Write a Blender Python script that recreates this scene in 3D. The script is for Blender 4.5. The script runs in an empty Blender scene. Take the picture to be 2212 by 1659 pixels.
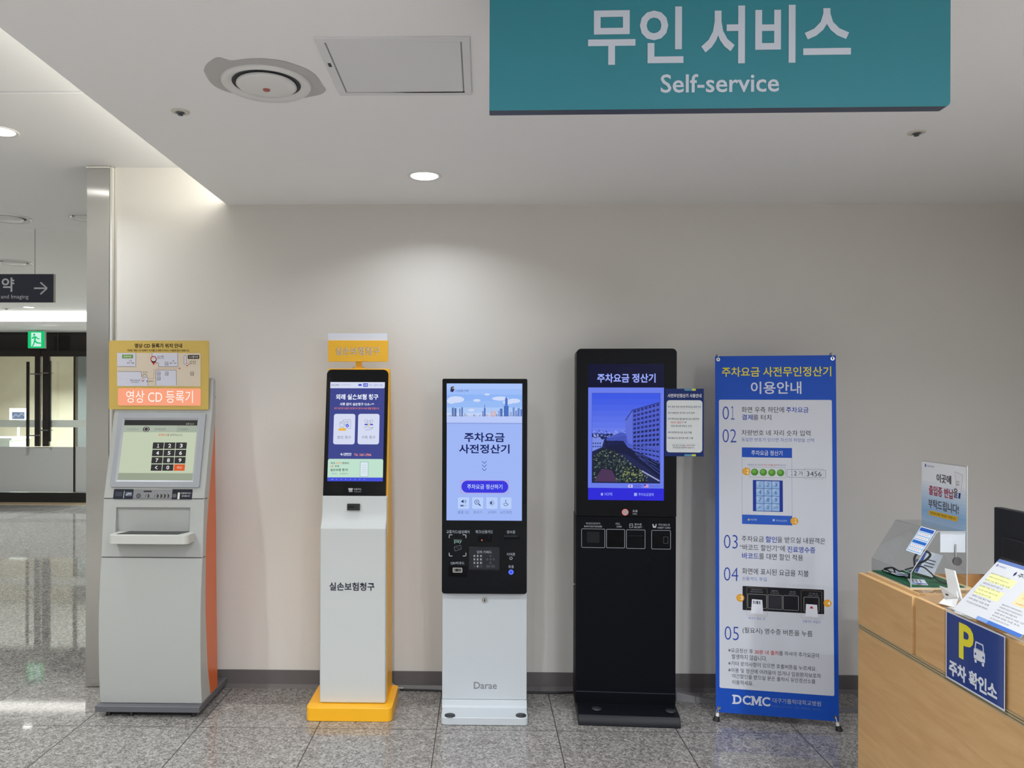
import bpy, bmesh, math, random
from mathutils import Vector as V, Matrix
random.seed(7)
S = bpy.context.scene
COL = S.collection

# ------------------------------------------------------------------ camera
FP, CX, CY, HC, TH, RO = 1690.0, 1009.0, 872.0, 1.63, 0.0186, 0.003
fw = V((-math.sin(TH), math.cos(TH), 0)); r0 = V((math.cos(TH), math.sin(TH), 0)); u0 = V((0, 0, 1))
rt = r0*math.cos(RO)+u0*math.sin(RO); up = u0*math.cos(RO)-r0*math.sin(RO)
CAM = V((0, 0, HC))
cd = bpy.data.cameras.new('camera'); cam = bpy.data.objects.new('camera', cd); COL.objects.link(cam)
cd.sensor_width = 36; cd.lens = FP/2212*36; cd.shift_x = (1106-CX)/2212; cd.shift_y = (CY-829.5)/2212
cd.clip_start = 0.05; cd.clip_end = 100
cam.matrix_world = Matrix(((rt.x, up.x, -fw.x, 0), (rt.y, up.y, -fw.y, 0), (rt.z, up.z, -fw.z, HC), (0, 0, 0, 1)))
S.camera = cam
# ------------------------------------------------------------------ world, exposure
w = bpy.data.worlds.new('world'); S.world = w; w.use_nodes = True
w.node_tree.nodes['Background'].inputs[0].default_value = (0.93, 0.97, 1, 1)
w.node_tree.nodes['Background'].inputs[1].default_value = 0.3
S.view_settings.view_transform = 'Standard'; S.view_settings.look = 'None'
S.view_settings.exposure = 0.0; S.view_settings.gamma = 1.0; S.view_settings.use_curve_mapping = False
S.cycles.use_denoising = True
S.cycles.max_bounces = 8; S.cycles.diffuse_bounces = 5; S.cycles.glossy_bounces = 4
S.cycles.transparent_max_bounces = 16; S.cycles.sample_clamp_indirect = 4
S.cycles.caustics_reflective = False; S.cycles.caustics_refractive = False

DL_SOFFIT = 33.0     # watts of a downlight in the lowered ceiling
DL_HALL = 30.0       # watts of a downlight in the hall ceiling
LED_FAR, LED_COVE = 3.0, 9.0
HALLC = (0.93, 1.0, 0.97)

# ------------------------------------------------------------------ projection helpers (measuring the photo onto planes)
def ray(x, y): return fw+rt*((x-CX)/FP)-up*((y-CY)/FP)
def plane(x, y, p, n):
    d = ray(x, y); return CAM+d*((V(p)-CAM).dot(n)/d.dot(n))
def aY(x, y, Y): return plane(x, y, (0, Y, 0), V((0, 1, 0)))
def aX(x, y, X): return plane(x, y, (X, 0, 0), V((1, 0, 0)))
def fl(x, y, z=0.0): return plane(x, y, (0, 0, z), V((0, 0, 1)))
def pj(p):
    d = p-CAM; k = d.dot(fw); return CX+FP*d.dot(rt)/k, CY-FP*d.dot(up)/k

# ------------------------------------------------------------------ materials
def lin(c):
    o = []
    for v in c[:3]:
        v = v/255; o.append(v/12.92 if v <= 0.04045 else ((v+0.055)/1.055)**2.4)
    return (*o, 1)
_m = {}
def P(c, rough=0.5, metal=0.0, spec=0.5, coat=0.0):
    k = ('P', tuple(c), rough, metal, spec, coat)
    if k not in _m:
        m = bpy.data.materials.new('surface_%d' % len(_m)); m.use_nodes = True
        b = m.node_tree.nodes['Principled BSDF']
        b.inputs['Base Color'].default_value = lin(c); b.inputs['Roughness'].default_value = rough
        b.inputs['Metallic'].default_value = metal; b.inputs['Specular IOR Level'].default_value = spec
        b.inputs['Coat Weight'].default_value = coat
        _m[k] = m
    return _m[k]
def E(c, s=1.0, rough=0.3):
    k = ('E', tuple(c), s, rough)
    if k not in _m:
        m = bpy.data.materials.new('lit_%d' % len(_m)); m.use_nodes = True
        b = m.node_tree.nodes['Principled BSDF']
        b.inputs['Base Color'].default_value = (0.002, 0.002, 0.003, 1); b.inputs['Roughness'].default_value = rough
        b.inputs['Specular IOR Level'].default_value = 0.08; b.inputs['Emission Color'].default_value = lin(c); b.inputs['Emission Strength'].default_value = s
        _m[k] = m
    return _m[k]
def nodes(name):
    m = bpy.data.materials.new(name); m.use_nodes = True; nt = m.node_tree
    def N(t, **kw):
        n = nt.nodes.new(t)
        for a, b in kw.items(): setattr(n, a, b)
        return n
    return m, nt, N, nt.links.new, nt.nodes['Principled BSDF']
def clear(name, tint=(0.95, 0.97, 0.98), op=0.05, rough=0.05):
    k = ('C', name)
    if k in _m: return _m[k]
    m, nt, N, L, b = nodes(name)
    tr = N('ShaderNodeBsdfTransparent'); tr.inputs[0].default_value = (*tint, 1)
    b = N('ShaderNodeBsdfGlossy'); b.inputs['Color'].default_value = (0.9, 0.92, 0.93, 1); b.inputs['Roughness'].default_value = rough
    fr = N('ShaderNodeFresnel'); fr.inputs[0].default_value = 1.4
    ad = N('ShaderNodeMath', operation='ADD', use_clamp=True); gb = N('ShaderNodeNewGeometry'); iv = N('ShaderNodeMath', operation='MULTIPLY_ADD'); L(gb.outputs['Backfacing'], iv.inputs[0]); iv.inputs[1].default_value = -1; iv.inputs[2].default_value = 1
    mf = N('ShaderNodeMath', operation='MULTIPLY'); L(fr.outputs[0], mf.inputs[0]); L(iv.outputs[0], mf.inputs[1])
    L(mf.outputs[0], ad.inputs[0]); ad.inputs[1].default_value = op
    mx = N('ShaderNodeMixShader'); L(ad.outputs[0], mx.inputs[0]); L(tr.outputs[0], mx.inputs[1]); L(b.outputs[0], mx.inputs[2])
    L(mx.outputs[0], nt.nodes['Material Output'].inputs[0]); _m[k] = m
    return m
def granite():
    m, nt, N, L, b = nodes('granite_tiles')
    g = N('ShaderNodeNewGeometry'); sp = N('ShaderNodeSeparateXYZ'); L(g.outputs['Position'], sp.inputs[0])
    def line(out, off, pitch, wd):
        a = N('ShaderNodeMath', operation='ADD'); L(out, a.inputs[0]); a.inputs[1].default_value = off+pitch*200+pitch/2
        md = N('ShaderNodeMath', operation='MODULO'); L(a.outputs[0], md.inputs[0]); md.inputs[1].default_value = pitch
        s = N('ShaderNodeMath', operation='SUBTRACT'); L(md.outputs[0], s.inputs[0]); s.inputs[1].default_value = pitch/2
        ab = N('ShaderNodeMath', operation='ABSOLUTE'); L(s.outputs[0], ab.inputs[0])
        lt = N('ShaderNodeMath', operation='LESS_THAN'); L(ab.outputs[0], lt.inputs[0]); lt.inputs[1].default_value = wd/2
        return lt.outputs[0]
    lx = line(sp.outputs[0], 0.221, 0.6005, 0.005); ly = line(sp.outputs[1], -3.908, 0.5845, 0.0042)
    mx = N('ShaderNodeMath', operation='MAXIMUM'); L(lx, mx.inputs[0]); L(ly, mx.inputs[1])
    v = N('ShaderNodeTexVoronoi'); v.inputs['Scale'].default_value = 150; L(g.outputs['Position'], v.inputs['Vector'])
    v2 = N('ShaderNodeTexVoronoi'); v2.inputs['Scale'].default_value = 62; L(g.outputs['Position'], v2.inputs['Vector'])
    s1 = N('ShaderNodeSeparateColor'); L(v.outputs['Color'], s1.inputs[0])
    s2 = N('ShaderNodeSeparateColor'); L(v2.outputs['Color'], s2.inputs[0])
    ml = N('ShaderNodeMath', operation='MULTIPLY_ADD'); L(s2.outputs[1], ml.inputs[0]); ml.inputs[1].default_value = 0.35
    sc = N('ShaderNodeMath', operation='MULTIPLY'); L(s1.outputs[0], sc.inputs[0]); sc.inputs[1].default_value = 0.65
    L(sc.outputs[0], ml.inputs[2])
    cr = N('ShaderNodeValToRGB'); e = cr.color_ramp; e.elements[0].position = 0.0; e.elements[0].color = lin((86, 82, 80))
    e.elements[1].position = 1.0; e.elements[1].color = lin((182, 178, 173))
    for p, c in ((0.28, (114, 110, 107)), (0.5, (138, 134, 131)), (0.75, (160, 156, 152))):
        q = e.elements.new(p); q.color = lin(c)
    L(ml.outputs[0], cr.inputs[0])
    mc = N('ShaderNodeMix', data_type='RGBA'); L(mx.outputs[0], mc.inputs[0]); L(cr.outputs[0], mc.inputs[6]); mc.inputs[7].default_value = lin((58, 53, 52))
    L(mc.outputs[2], b.inputs['Base Color'])
    rg = N('ShaderNodeMath', operation='MULTIPLY_ADD'); L(mx.outputs[0], rg.inputs[0]); rg.inputs[1].default_value = 0.4; rg.inputs[2].default_value = 0.04
    L(rg.outputs[0], b.inputs['Roughness']); b.inputs['IOR'].default_value = 1.6
    return m
def wood(name, c0, c1, axis='Y'):
    m, nt, N, L, b = nodes(name)
    g = N('ShaderNodeNewGeometry'); mp = N('ShaderNodeMapping')
    mp.inputs['Scale'].default_value = (1.2, 1.2, 9) if axis == 'Y' else (9, 1.2, 1.2)
    mp.inputs['Rotation'].default_value = (0.12, 0, 0)
    L(g.outputs['Position'], mp.inputs['Vector'])
    n1 = N('ShaderNodeTexNoise'); n1.inputs['Scale'].default_value = 3.0; n1.inputs['Detail'].default_value = 8; n1.inputs['Distortion'].default_value = 1.2
    L(mp.outputs[0], n1.inputs['Vector'])
    cr = N('ShaderNodeValToRGB'); cr.color_ramp.elements[0].position = 0.3; cr.color_ramp.elements[0].color = lin(c0)
    cr.color_ramp.elements[1].position = 0.72; cr.color_ramp.elements[1].color = lin(c1)
    L(n1.outputs[0], cr.inputs[0]); L(cr.outputs[0], b.inputs['Base Color']); b.inputs['Roughness'].default_value = 0.42
    return m
def paint(name, c, amt=0.03, scale=90, bump=0.05):
    m, nt, N, L, b = nodes(name)
    g = N('ShaderNodeNewGeometry'); n1 = N('ShaderNodeTexNoise'); n1.inputs['Scale'].default_value = scale; n1.inputs['Detail'].default_value = 4
    L(g.outputs['Position'], n1.inputs['Vector'])
    bp = N('ShaderNodeBump'); bp.inputs['Strength'].default_value = bump; bp.inputs['Distance'].default_value = 0.002
    L(n1.outputs[0], bp.inputs['Height']); L(bp.outputs[0], b.inputs['Normal'])
    cr = N('ShaderNodeValToRGB'); l = lin(c)
    cr.color_ramp.elements[0].color = tuple(x*(1-amt) for x in l[:3])+(1,); cr.color_ramp.elements[1].color = tuple(min(1, x*(1+amt)) for x in l[:3])+(1,)
    L(n1.outputs[0], cr.inputs[0]); L(cr.outputs[0], b.inputs['Base Color']); b.inputs['Roughness'].default_value = 0.7
    b.inputs['Specular IOR Level'].default_value = 0.3
    return m
def steel():
    m, nt, N, L, b = nodes('brushed_steel')
    b.inputs['Base Color'].default_value = lin((216, 215, 212)); b.inputs['Metallic'].default_value = 1
    b.inputs['Roughness'].default_value = 0.22; b.inputs['Anisotropic'].default_value = 1.0
    tg = N('ShaderNodeTangent', direction_type='RADIAL', axis='Z'); L(tg.outputs[0], b.inputs['Tangent'])
    return m
def marble():
    m, nt, N, L, b = nodes('beige_marble')
    g = N('ShaderNodeNewGeometry'); n1 = N('ShaderNodeTexNoise'); n1.inputs['Scale'].default_value = 1.4; n1.inputs['Detail'].default_value = 6; n1.inputs['Distortion'].default_value = 1.0
    L(g.outputs['Position'], n1.inputs['Vector'])
    cr = N('ShaderNodeValToRGB'); cr.color_ramp.elements[0].color = lin((196, 186, 160)); cr.color_ramp.elements[1].color = lin((226, 219, 198))
    L(n1.outputs[0], cr.inputs[0]); L(cr.outputs[0], b.inputs['Base Color']); b.inputs['Roughness'].default_value = 0.3
    return m
WALL = paint('wall_paper', (216, 213, 208), 0.02, 120, 0.12)
CEIL = paint('ceiling_paint', (243, 243, 244), 0.01, 60, 0.03)
WHITE = P((196, 199, 199), 0.38); WHITE2 = P((214, 214, 208), 0.42)
BLACK = P((14, 16, 21), 0.3, 0, 0.3); BLACKM = P((17, 20, 28), 0.45)
GLOSSBLK = P((8, 10, 14), 0.08, 0, 0.25)
PAPER = P((226, 228, 232), 0.5); CHROME = P((200, 200, 200), 0.18, 1.0); RUBBER = P((22, 22, 24), 0.6)
YELLOW = P((244, 178, 30), 0.35); ORANGE = P((206, 98, 38), 0.3)
STEEL = steel()
ACRYL = clear('clear_acrylic', (0.94, 0.95, 0.96), 0.0)
GLASS = clear('glass_pane', (0.95, 0.97, 0.96), 0.03, 0.02)

# ------------------------------------------------------------------ mesh builder
class Fr:
    def __init__(s, o, ex=(1, 0, 0), ey=(0, 0, 1)):
        s.o = V(o); s.ex = V(ex).normalized(); s.ey = V(ey).normalized(); s.n = s.ex.cross(s.ey).normalized()
    def pt(s, a, b, c=0.0): return s.o+s.ex*a+s.ey*b+s.n*c
    def loc(s, x, y):
        p = plane(x, y, s.o, s.n)-s.o; return p.dot(s.ex), p.dot(s.ey)
    def sa(s, x, b):
        a0, a1 = -0.5, 0.5
        for _ in range(12):
            f0 = pj(s.pt(a0, b))[0]-x; f1 = pj(s.pt(a1, b))[0]-x
            if abs(f1-f0) < 1e-9: break
            a0, a1 = a1, a1-f1*(a1-a0)/(f1-f0)
        return a1
WF = Fr((0, 0, 0))
def rrpts(x0, y0, x1, y1, r, seg=6):
    """rounded rectangle, counterclockwise; r one value or four (bl, br, tr, tl)"""
    R = r if isinstance(r, (tuple, list)) else (r,)*4
    out = []
    for (cx, cy, a, q) in ((x0+R[0], y0+R[0], 180, R[0]), (x1-R[1], y0+R[1], 270, R[1]), (x1-R[2], y1-R[2], 0, R[2]), (x0+R[3], y1-R[3], 90, R[3])):
        if q <= 0: out.append((cx, cy)); continue
        for i in range(seg+1):
            t = math.radians(a+90*i/seg); out.append((cx+q*math.cos(t), cy+q*math.sin(t)))
    return out
class MB:
    def __init__(s): s.v = []; s.f = []; s.mi = []; s.sm = []; s.mats = []
    def m(s, mat):
        if mat not in s.mats: s.mats.append(mat)
        return s.mats.index(mat)
    def add(s, vs, fs, mat, smooth=False):
        k = len(s.v); s.v += [V(x) for x in vs]; i = s.m(mat)
        for f in fs: s.f.append([k+j for j in f]); s.mi.append(i); s.sm.append(smooth)
        return s
    def box(s, x0, x1, y0, y1, z0, z1, mat, T=None):
        vs = [V((x, y, z)) for z in (z0, z1) for y in (y0, y1) for x in (x0, x1)]
        if T: vs = [T @ q for q in vs]
        return s.add(vs, [(0, 2, 3, 1), (4, 5, 7, 6), (0, 1, 5, 4), (2, 6, 7, 3), (0, 4, 6, 2), (1, 3, 7, 5)], mat)
    def fprism(s, F, pts, c0, c1, mat, side=None, smooth=False):
        """polygon pts (a,b), ccw seen from the front, extruded along the frame normal from c0 (back) to c1 (front)"""
        n = len(pts)
        s.add([F.pt(a, b, c1) for a, b in pts], [list(range(n))], mat)
        s.add([F.pt(a, b, c0) for a, b in pts], [list(range(n))[::-1]], side or mat)
        s.add([F.pt(a, b, c0) for a, b in pts]+[F.pt(a, b, c1) for a, b in pts], [(i, (i+1) % n, n+(i+1) % n, n+i) for i in range(n)], side or mat, smooth)
        return s
    def fbox(s, F, a0, a1, b0, b1, c0, c1, mat): return s.fprism(F, [(a0, b0), (a1, b0), (a1, b1), (a0, b1)], c0, c1, mat)
    def side(s, prof, x0, x1, mat):
        """a (Y,Z) profile, extruded across X"""
        n = len(prof); area = sum(prof[i][0]*prof[(i+1) % n][1]-prof[(i+1) % n][0]*prof[i][1] for i in range(n))
        if area < 0: prof = prof[::-1]
        A = [V((x0, y, z)) for y, z in prof]; B = [V((x1, y, z)) for y, z in prof]
        s.add(A, [list(range(n))[::-1]], mat); s.add(B, [list(range(n))], mat)
        s.add(A+B, [(i, (i+1) % n, n+(i+1) % n, n+i) for i in range(n)], mat)
        return s
    def cyl(s, p0, p1, r0, r1, mat, seg=24, cap=True):
        p0, p1 = V(p0), V(p1); d = (p1-p0).normalized(); x = d.orthogonal().normalized(); y = d.cross(x)
        A = [p0+(x*math.cos(t)+y*math.sin(t))*r0 for t in [2*math.pi*i/seg for i in range(seg)]]
        B = [p1+(x*math.cos(t)+y*math.sin(t))*r1 for t in [2*math.pi*i/seg for i in range(seg)]]
        s.add(A+B, [(i, (i+1) % seg, seg+(i+1) % seg, seg+i) for i in range(seg)], mat, True)
        if cap: s.add(A, [list(range(seg))[::-1]], mat); s.add(B, [list(range(seg))], mat)
        return s
    def lathe(s, c, prof, mat, seg=40):
        """(radius, z) profile about the vertical through c"""
        vs = []; k = len(prof)
        for i in range(seg):
            t = 2*math.pi*i/seg
            for r, z in prof: vs.append(V(c)+V((r*math.cos(t), r*math.sin(t), z)))
        fs = [(i*k+j, ((i+1) % seg)*k+j, ((i+1) % seg)*k+j+1, i*k+j+1) for i in range(seg) for j in range(k-1)]
        return s.add(vs, fs, mat, True)
    def tube(s, pts, r, mat, seg=8):
        pts = [V(p) for p in pts]; n = len(pts); vs = []
        for i, p in enumerate(pts):
            d = (pts[min(i+1, n-1)]-pts[max(i-1, 0)]).normalized()
            x = d.cross(V((0.31, 0.2, 0.93)))
            if x.length < 1e-3: x = d.orthogonal()
            x.normalize(); y = d.cross(x)
            vs += [p+(x*math.cos(2*math.pi*j/seg)+y*math.sin(2*math.pi*j/seg))*r for j in range(seg)]
        fs = [(i*seg+j, i*seg+(j+1) % seg, (i+1)*seg+(j+1) % seg, (i+1)*seg+j) for i in range(n-1) for j in range(seg)]
        s.add(vs, fs, mat, True)
        s.add(vs[:seg], [list(range(seg))], mat); s.add(vs[-seg:], [list(range(seg))], mat)
        return s
def spline(pts, n=10):
    pts = [V(p) for p in pts]; out = []
    q = [pts[0]]+pts+[pts[-1]]
    for i in range(1, len(q)-2):
        a, b, c, d = q[i-1], q[i], q[i+1], q[i+2]
        for j in range(n):
            t = j/n; out.append(0.5*((2*b)+(c-a)*t+(2*a-5*b+4*c-d)*t*t+(3*b-a-3*c+d)*t**3))
    out.append(pts[-1]); return out
def root_loc(o):
    while o.parent: o = o.parent
    return o.location.copy()
def obj(name, mb, parent=None, bevel=0.0, seg=2, label=None, origin=None):
    me = bpy.data.meshes.new(name); loc = root_loc(parent) if parent else (V(origin) if origin else V((0, 0, 0)))
    me.from_pydata([v-loc for v in mb.v], [], mb.f)
    for m in mb.mats: me.materials.append(m)
    me.polygons.foreach_set('material_index', mb.mi); me.polygons.foreach_set('use_smooth', mb.sm); me.update()
    if bevel:
        bm = bmesh.new(); bm.from_mesh(me); bmesh.ops.remove_doubles(bm, verts=bm.verts, dist=1e-5); bm.to_mesh(me); bm.free()
    o = bpy.data.objects.new(name, me); COL.objects.link(o)
    if parent: o.parent = parent
    else: o.location = loc
    if bevel:
        b = o.modifiers.new('bevel', 'BEVEL'); b.width = bevel; b.segments = seg; b.limit_method = 'ANGLE'; b.angle_limit = math.radians(35); b.harden_normals = True
        me.polygons.foreach_set('use_smooth', [True]*len(me.polygons))
    if label: o['label'] = label
    return o
def cut(o, mb):
    """cut the builder's solid out of an object for good"""
    c = obj('cutter', mb); loc = root_loc(o); c.location = V((0, 0, 0))
    bm = bmesh.new(); bm.from_mesh(o.data); bmesh.ops.remove_doubles(bm, verts=bm.verts, dist=1e-5); bm.to_mesh(o.data); bm.free()
    md = o.modifiers.new('cut', 'BOOLEAN'); md.object = c; md.operation = 'DIFFERENCE'; md.solver = 'EXACT'
    bevels = [x for x in o.modifiers if x.type == 'BEVEL']
    for x in bevels: x.show_viewport = False
    bpy.context.view_layer.update(); dg = bpy.context.evaluated_depsgraph_get()
    me = bpy.data.meshes.new_from_object(o.evaluated_get(dg)); old = o.data; o.data = me
    o.modifiers.remove(md); bpy.data.objects.remove(c)
    for x in bevels: x.show_viewport = True
def thing(name, label, cat, loc=(0, 0, 0), group=None):
    o = bpy.data.objects.new(name, None); COL.objects.link(o); o.location = loc; o.empty_display_size = 0.1
    o['label'] = label; o['category'] = cat
    if group: o['group'] = group
    return o
def tag(o, label, cat, group=None):
    o['label'] = label; o['category'] = cat
    if group: o['group'] = group
    return o
def struct(name, mb, label=None, cat=None, **k):
    o = obj(name, mb, **k); o['kind'] = 'structure'
    if label: o['label'] = label
    if cat: o['category'] = cat
    return o
def sstruct(name, label, cat, loc=(0, 0, 0)):
    o = thing(name, label, cat, loc); o['kind'] = 'structure'; return o

# ------------------------------------------------------------------ lettering and flat print
_tc = bpy.data.curves.new('type', 'FONT'); _to = bpy.data.objects.new('type', _tc)
_tc.resolution_u = 3
_tcache = {}
def glyphs(s, bold):
    if s == '1': s = '\uff11'        # the wide figure has a flag and stays a 1 when fitted
    k = (s, bold)
    if k not in _tcache:
        _tc.body = s; _tc.offset = bold
        me = _to.to_mesh()
        vs = [(v.co.x, v.co.y) for v in me.vertices]; fs = [tuple(p.vertices) for p in me.polygons]
        xs = [v[0] for v in vs]; ys = [v[1] for v in vs]
        _tcache[k] = (vs, fs, min(xs), max(xs), min(ys), max(ys))
    return _tcache[k]
class Gfx:
    """flat print on a frame, measured in the photo's pixels and laid into the frame's own plane"""
    def __init__(s, F, mb, mk, base=0.0006, step=0.00025): s.F, s.mb, s.mk, s.base, s.step = F, mb, mk, base, step
    def c(s, l): return s.base+s.step*l
    def ab(s, x0, y0, x1, y1):
        b1 = s.F.loc(x0, y0)[1]; b0 = s.F.loc(x0, y1)[1]; bm = (b0+b1)/2
        return s.F.sa(x0, bm), b0, s.F.sa(x1, bm), b1
    def poly(s, pts, col, l=1): # local coordinates
        s.mb.add([s.F.pt(a, b, s.c(l)) for a, b in pts], [list(range(len(pts)))], s.mk(col))
    def ppoly(s, pts, col, l=1):
        q = [s.F.loc(x, y) for x, y in pts]
        ar = sum(q[i][0]*q[(i+1) % len(q)][1]-q[(i+1) % len(q)][0]*q[i][1] for i in range(len(q)))
        s.poly(q if ar > 0 else q[::-1], col, l)
    def rect(s, x0, y0, x1, y1, col, l=1):
        a0, b0, a1, b1 = s.ab(x0, y0, x1, y1); s.poly([(a0, b0), (a1, b0), (a1, b1), (a0, b1)], col, l)
    def rr(s, x0, y0, x1, y1, r, col, l=1):
        a0, b0, a1, b1 = s.ab(x0, y0, x1, y1); k = (a1-a0)/(x1-x0)
        rr = tuple(q*k for q in r) if isinstance(r, tuple) else r*k
        s.poly(rrpts(a0, b0, a1, b1, rr), col, l)
    def frame(s, x0, y0, x1, y1, t, col, l=1, r=0):
        a0, b0, a1, b1 = s.ab(x0, y0, x1, y1); k = (a1-a0)/(x1-x0); t *= k; r = max(r*k, t*1.01)
        o = rrpts(a0, b0, a1, b1, r, 4); i = rrpts(a0+t, b0+t, a1-t, b1-t, max(r-t, 1e-6), 4); n = len(o)
        s.mb.add([s.F.pt(a, b, s.c(l)) for a, b in o+i], [(j, (j+1) % n, n+(j+1) % n, n+j) for j in range(n)], s.mk(col))
    def ell(s, x, y, rx, ry, col, l=1, seg=24):
        a, b = s.F.loc(x, y); k = (s.F.loc(x+1, y)[0]-a); 
        s.poly([(a+rx*k*math.cos(2*math.pi*i/seg), b+ry*k*math.sin(2*math.pi*i/seg)) for i in range(seg)], col, l)
    def ring(s, x, y, r, t, col, l=1, seg=24, a0=0, a1=360):
        a, b = s.F.loc(x, y); k = (s.F.loc(x+1, y)[0]-a); n = seg
        vs = []
        for i in range(n+1):
            q = math.radians(a0+(a1-a0)*i/n); vs += [s.F.pt(a+r*k*math.cos(q), b+r*k*math.sin(q), s.c(l)), s.F.pt(a+(r-t)*k*math.cos(q), b+(r-t)*k*math.sin(q), s.c(l))]
        s.mb.add(vs, [(2*i, 2*i+2, 2*i+3, 2*i+1) for i in range(n)], s.mk(col))
    def line(s, pts, wd, col, l=1, dash=None):
        q = [s.F.loc(x, y) for x, y in pts]; k = s.F.loc(pts[0][0]+1, pts[0][1])[0]-q[0][0]
        for j, (p, r) in enumerate(zip(q, q[1:])):
            d = V((r[0]-p[0], r[1]-p[1])); L = d.length
            if L < 1e-9: continue
            d /= L; nn = V((-d.y, d.x))*wd*k/2
            segs = [(0, L)] if not dash else [(t*dash*k, min(L, (t+0.55)*dash*k)) for t in range(int(L/(dash*k))+1) if t*dash*k < L]
            for t0, t1 in segs:
                A = V(p)+d*t0; B = V(p)+d*t1
                s.poly([tuple(A-nn), tuple(B-nn), tuple(B+nn), tuple(A+nn)], col, l+0.3*(j % 2))
    def text(s, t, x0, y0, x1, y1, col, bold=0.0, l=2):
        vs, fs, u0_, u1_, v0_, v1_ = glyphs(t, bold); a0, b0, a1, b1 = s.ab(x0, y0, x1, y1)
        kx = (a1-a0)/(u1_-u0_); ky = (b1-b0)/max(1e-6, v1_-v0_)
        s.mb.add([s.F.pt(a0+(u-u0_)*kx, b0+(v-v0_)*ky, s.c(l)) for u, v in vs], fs, s.mk(col))
INK = lambda c: P(c, 0.5, 0, 0.2)
LIT = lambda c: E(c, 1.0)

# ================================================================== STRUCTURE
YW = 4.475; ZS = 2.77; ZU = 2.985; XS = -1.468; XR = 3.14
mb = MB().box(-12, XR+0.2, -7, 18, -0.1, 0, granite()); struct('floor', mb)
mb = MB().box(-2.12, XR, YW, YW+0.22, 0, 3.1, WALL); struct('wall_back', mb)
mb = MB().box(XR, XR+0.2, -7, YW+0.22, 0, 3.1, WALL); struct('wall_right', mb)
mb = MB().box(-12, XR+0.2, -7.2, -7, 0, 3.1, WALL); struct('wall_rear', mb)
mb = MB().box(-12.2, -12, -7, 18, 0, 3.1, WALL); struct('wall_left', mb)
mb = MB().box(-12, 1, 17, 17.2, 0, 3.1, marble()); struct('wall_far', mb)
mb = MB().box(-2.0, -1.8, YW+0.22, 17, 0, 3.1, WALL); struct('wall_hall', mb)
cb = MB()
cb.box(XS, XR, -7, YW, ZS, ZS+0.025, CEIL)                                   # lowered ceiling
cb.box(XS+0.16, XS+0.18, -7, YW, ZS+0.025, ZU+0.02, CEIL)                    # back of the light trough
cb.box(-12, XS+0.18, -7, 3.372, ZU, ZU+0.02, CEIL)
cb.box(-12, XS+0.18, 3.398, YW, ZU, ZU+0.02, CEIL); cb.box(-12, -2.0, YW, 6.038, ZU, ZU+0.02, CEIL)
cb.box(-12, -2.0, 6.044, 11.5, ZU, ZU+0.02, CEIL)
cb.box(-12, XR, -7, 18, ZU+0.02, ZU+0.12, CEIL)
cb.box(-12, -2.0, 11.62, 12.75, ZS, ZS+0.02, CEIL); cb.box(-12, -2.0, 11.55, 11.62, ZS, ZS+0.065, CEIL)
cb.box(-12, -2.0, 12.75, 17, ZS, ZS+0.02, CEIL)
struct('ceiling', cb)
SKIRT = P((98, 94, 94), 0.4)
mb = MB().side([(YW, 0), (YW, 0.098), (YW-0.008, 0.098), (YW-0.010, 0.02), (YW-0.03, 0.0)], -2.08, XR, SKIRT); struct('baseboard_back', mb)
mb = MB().box(XR-0.008, XR, -7, YW-0.03, 0, 0.098, SKIRT); struct('baseboard_right', mb)
# the grey painted-over patch round the diffuser
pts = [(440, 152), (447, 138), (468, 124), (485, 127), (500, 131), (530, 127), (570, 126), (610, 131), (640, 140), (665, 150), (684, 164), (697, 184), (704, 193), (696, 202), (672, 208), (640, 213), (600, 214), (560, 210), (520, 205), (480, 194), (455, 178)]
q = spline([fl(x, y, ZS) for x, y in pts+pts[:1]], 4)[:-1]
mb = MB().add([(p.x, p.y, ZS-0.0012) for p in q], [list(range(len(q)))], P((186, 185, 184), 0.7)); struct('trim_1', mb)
# steel clad wall end
cs = sstruct('trim_2', 'tall brushed stainless steel cladding on the wall end', 'wall cladding', (-2.17, 4.38, 0))
obj('steel_sheet', MB().box(-2.264, -2.136, 4.44, 4.70, 0.004, ZU-0.004, STEEL), cs)
obj('edge_bead', MB().box(-2.135, -2.121, 4.447, 4.474, 0.0, ZU-0.004, WHITE2), cs, label='thin white edge strip')
obj('ceiling_collar', MB().box(-2.268, -2.132, 4.434, 4.44, ZU-0.013, ZU-0.004, WHITE2), cs, label='white strip under the ceiling')

# ================================================================== CEILING FITTINGS
def downlight(x, y, z, pw, label, group=None, size=0.066, spread=140, col=(0.94, 0.99, 1.05)):
    t = thing('downlight', label, 'ceiling light', (x, y, z), group)
    obj('trim_ring', MB().lathe((x, y, z), [(size+0.004, -0.001), (size+0.014, -0.006), (size+0.02, -0.001), (size+0.02, 0.0)], P((228, 228, 226), 0.4)), t)
    n = 32; obj('lens', MB().add([(x+size*math.cos(2*math.pi*i/n), y+size*math.sin(2*math.pi*i/n), z-0.003) for i in range(n)], [list(range(n))[::-1]], E((255, 253, 248), 6)), t)
    ld = bpy.data.lights.new('downlight_beam', 'AREA'); ld.shape = 'DISK'; ld.size = size*2; ld.energy = pw; ld.color = col; ld.spread = math.radians(spread)
    lo = bpy.data.objects.new('downlight_beam', ld); COL.objects.link(lo); lo.parent = t; lo.location = (0, 0, -0.012)
    return t
downlight(-0.29, 3.913, ZS, DL_SOFFIT*0.17, 'round lit downlight in the lowered ceiling above the kiosks')
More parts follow.
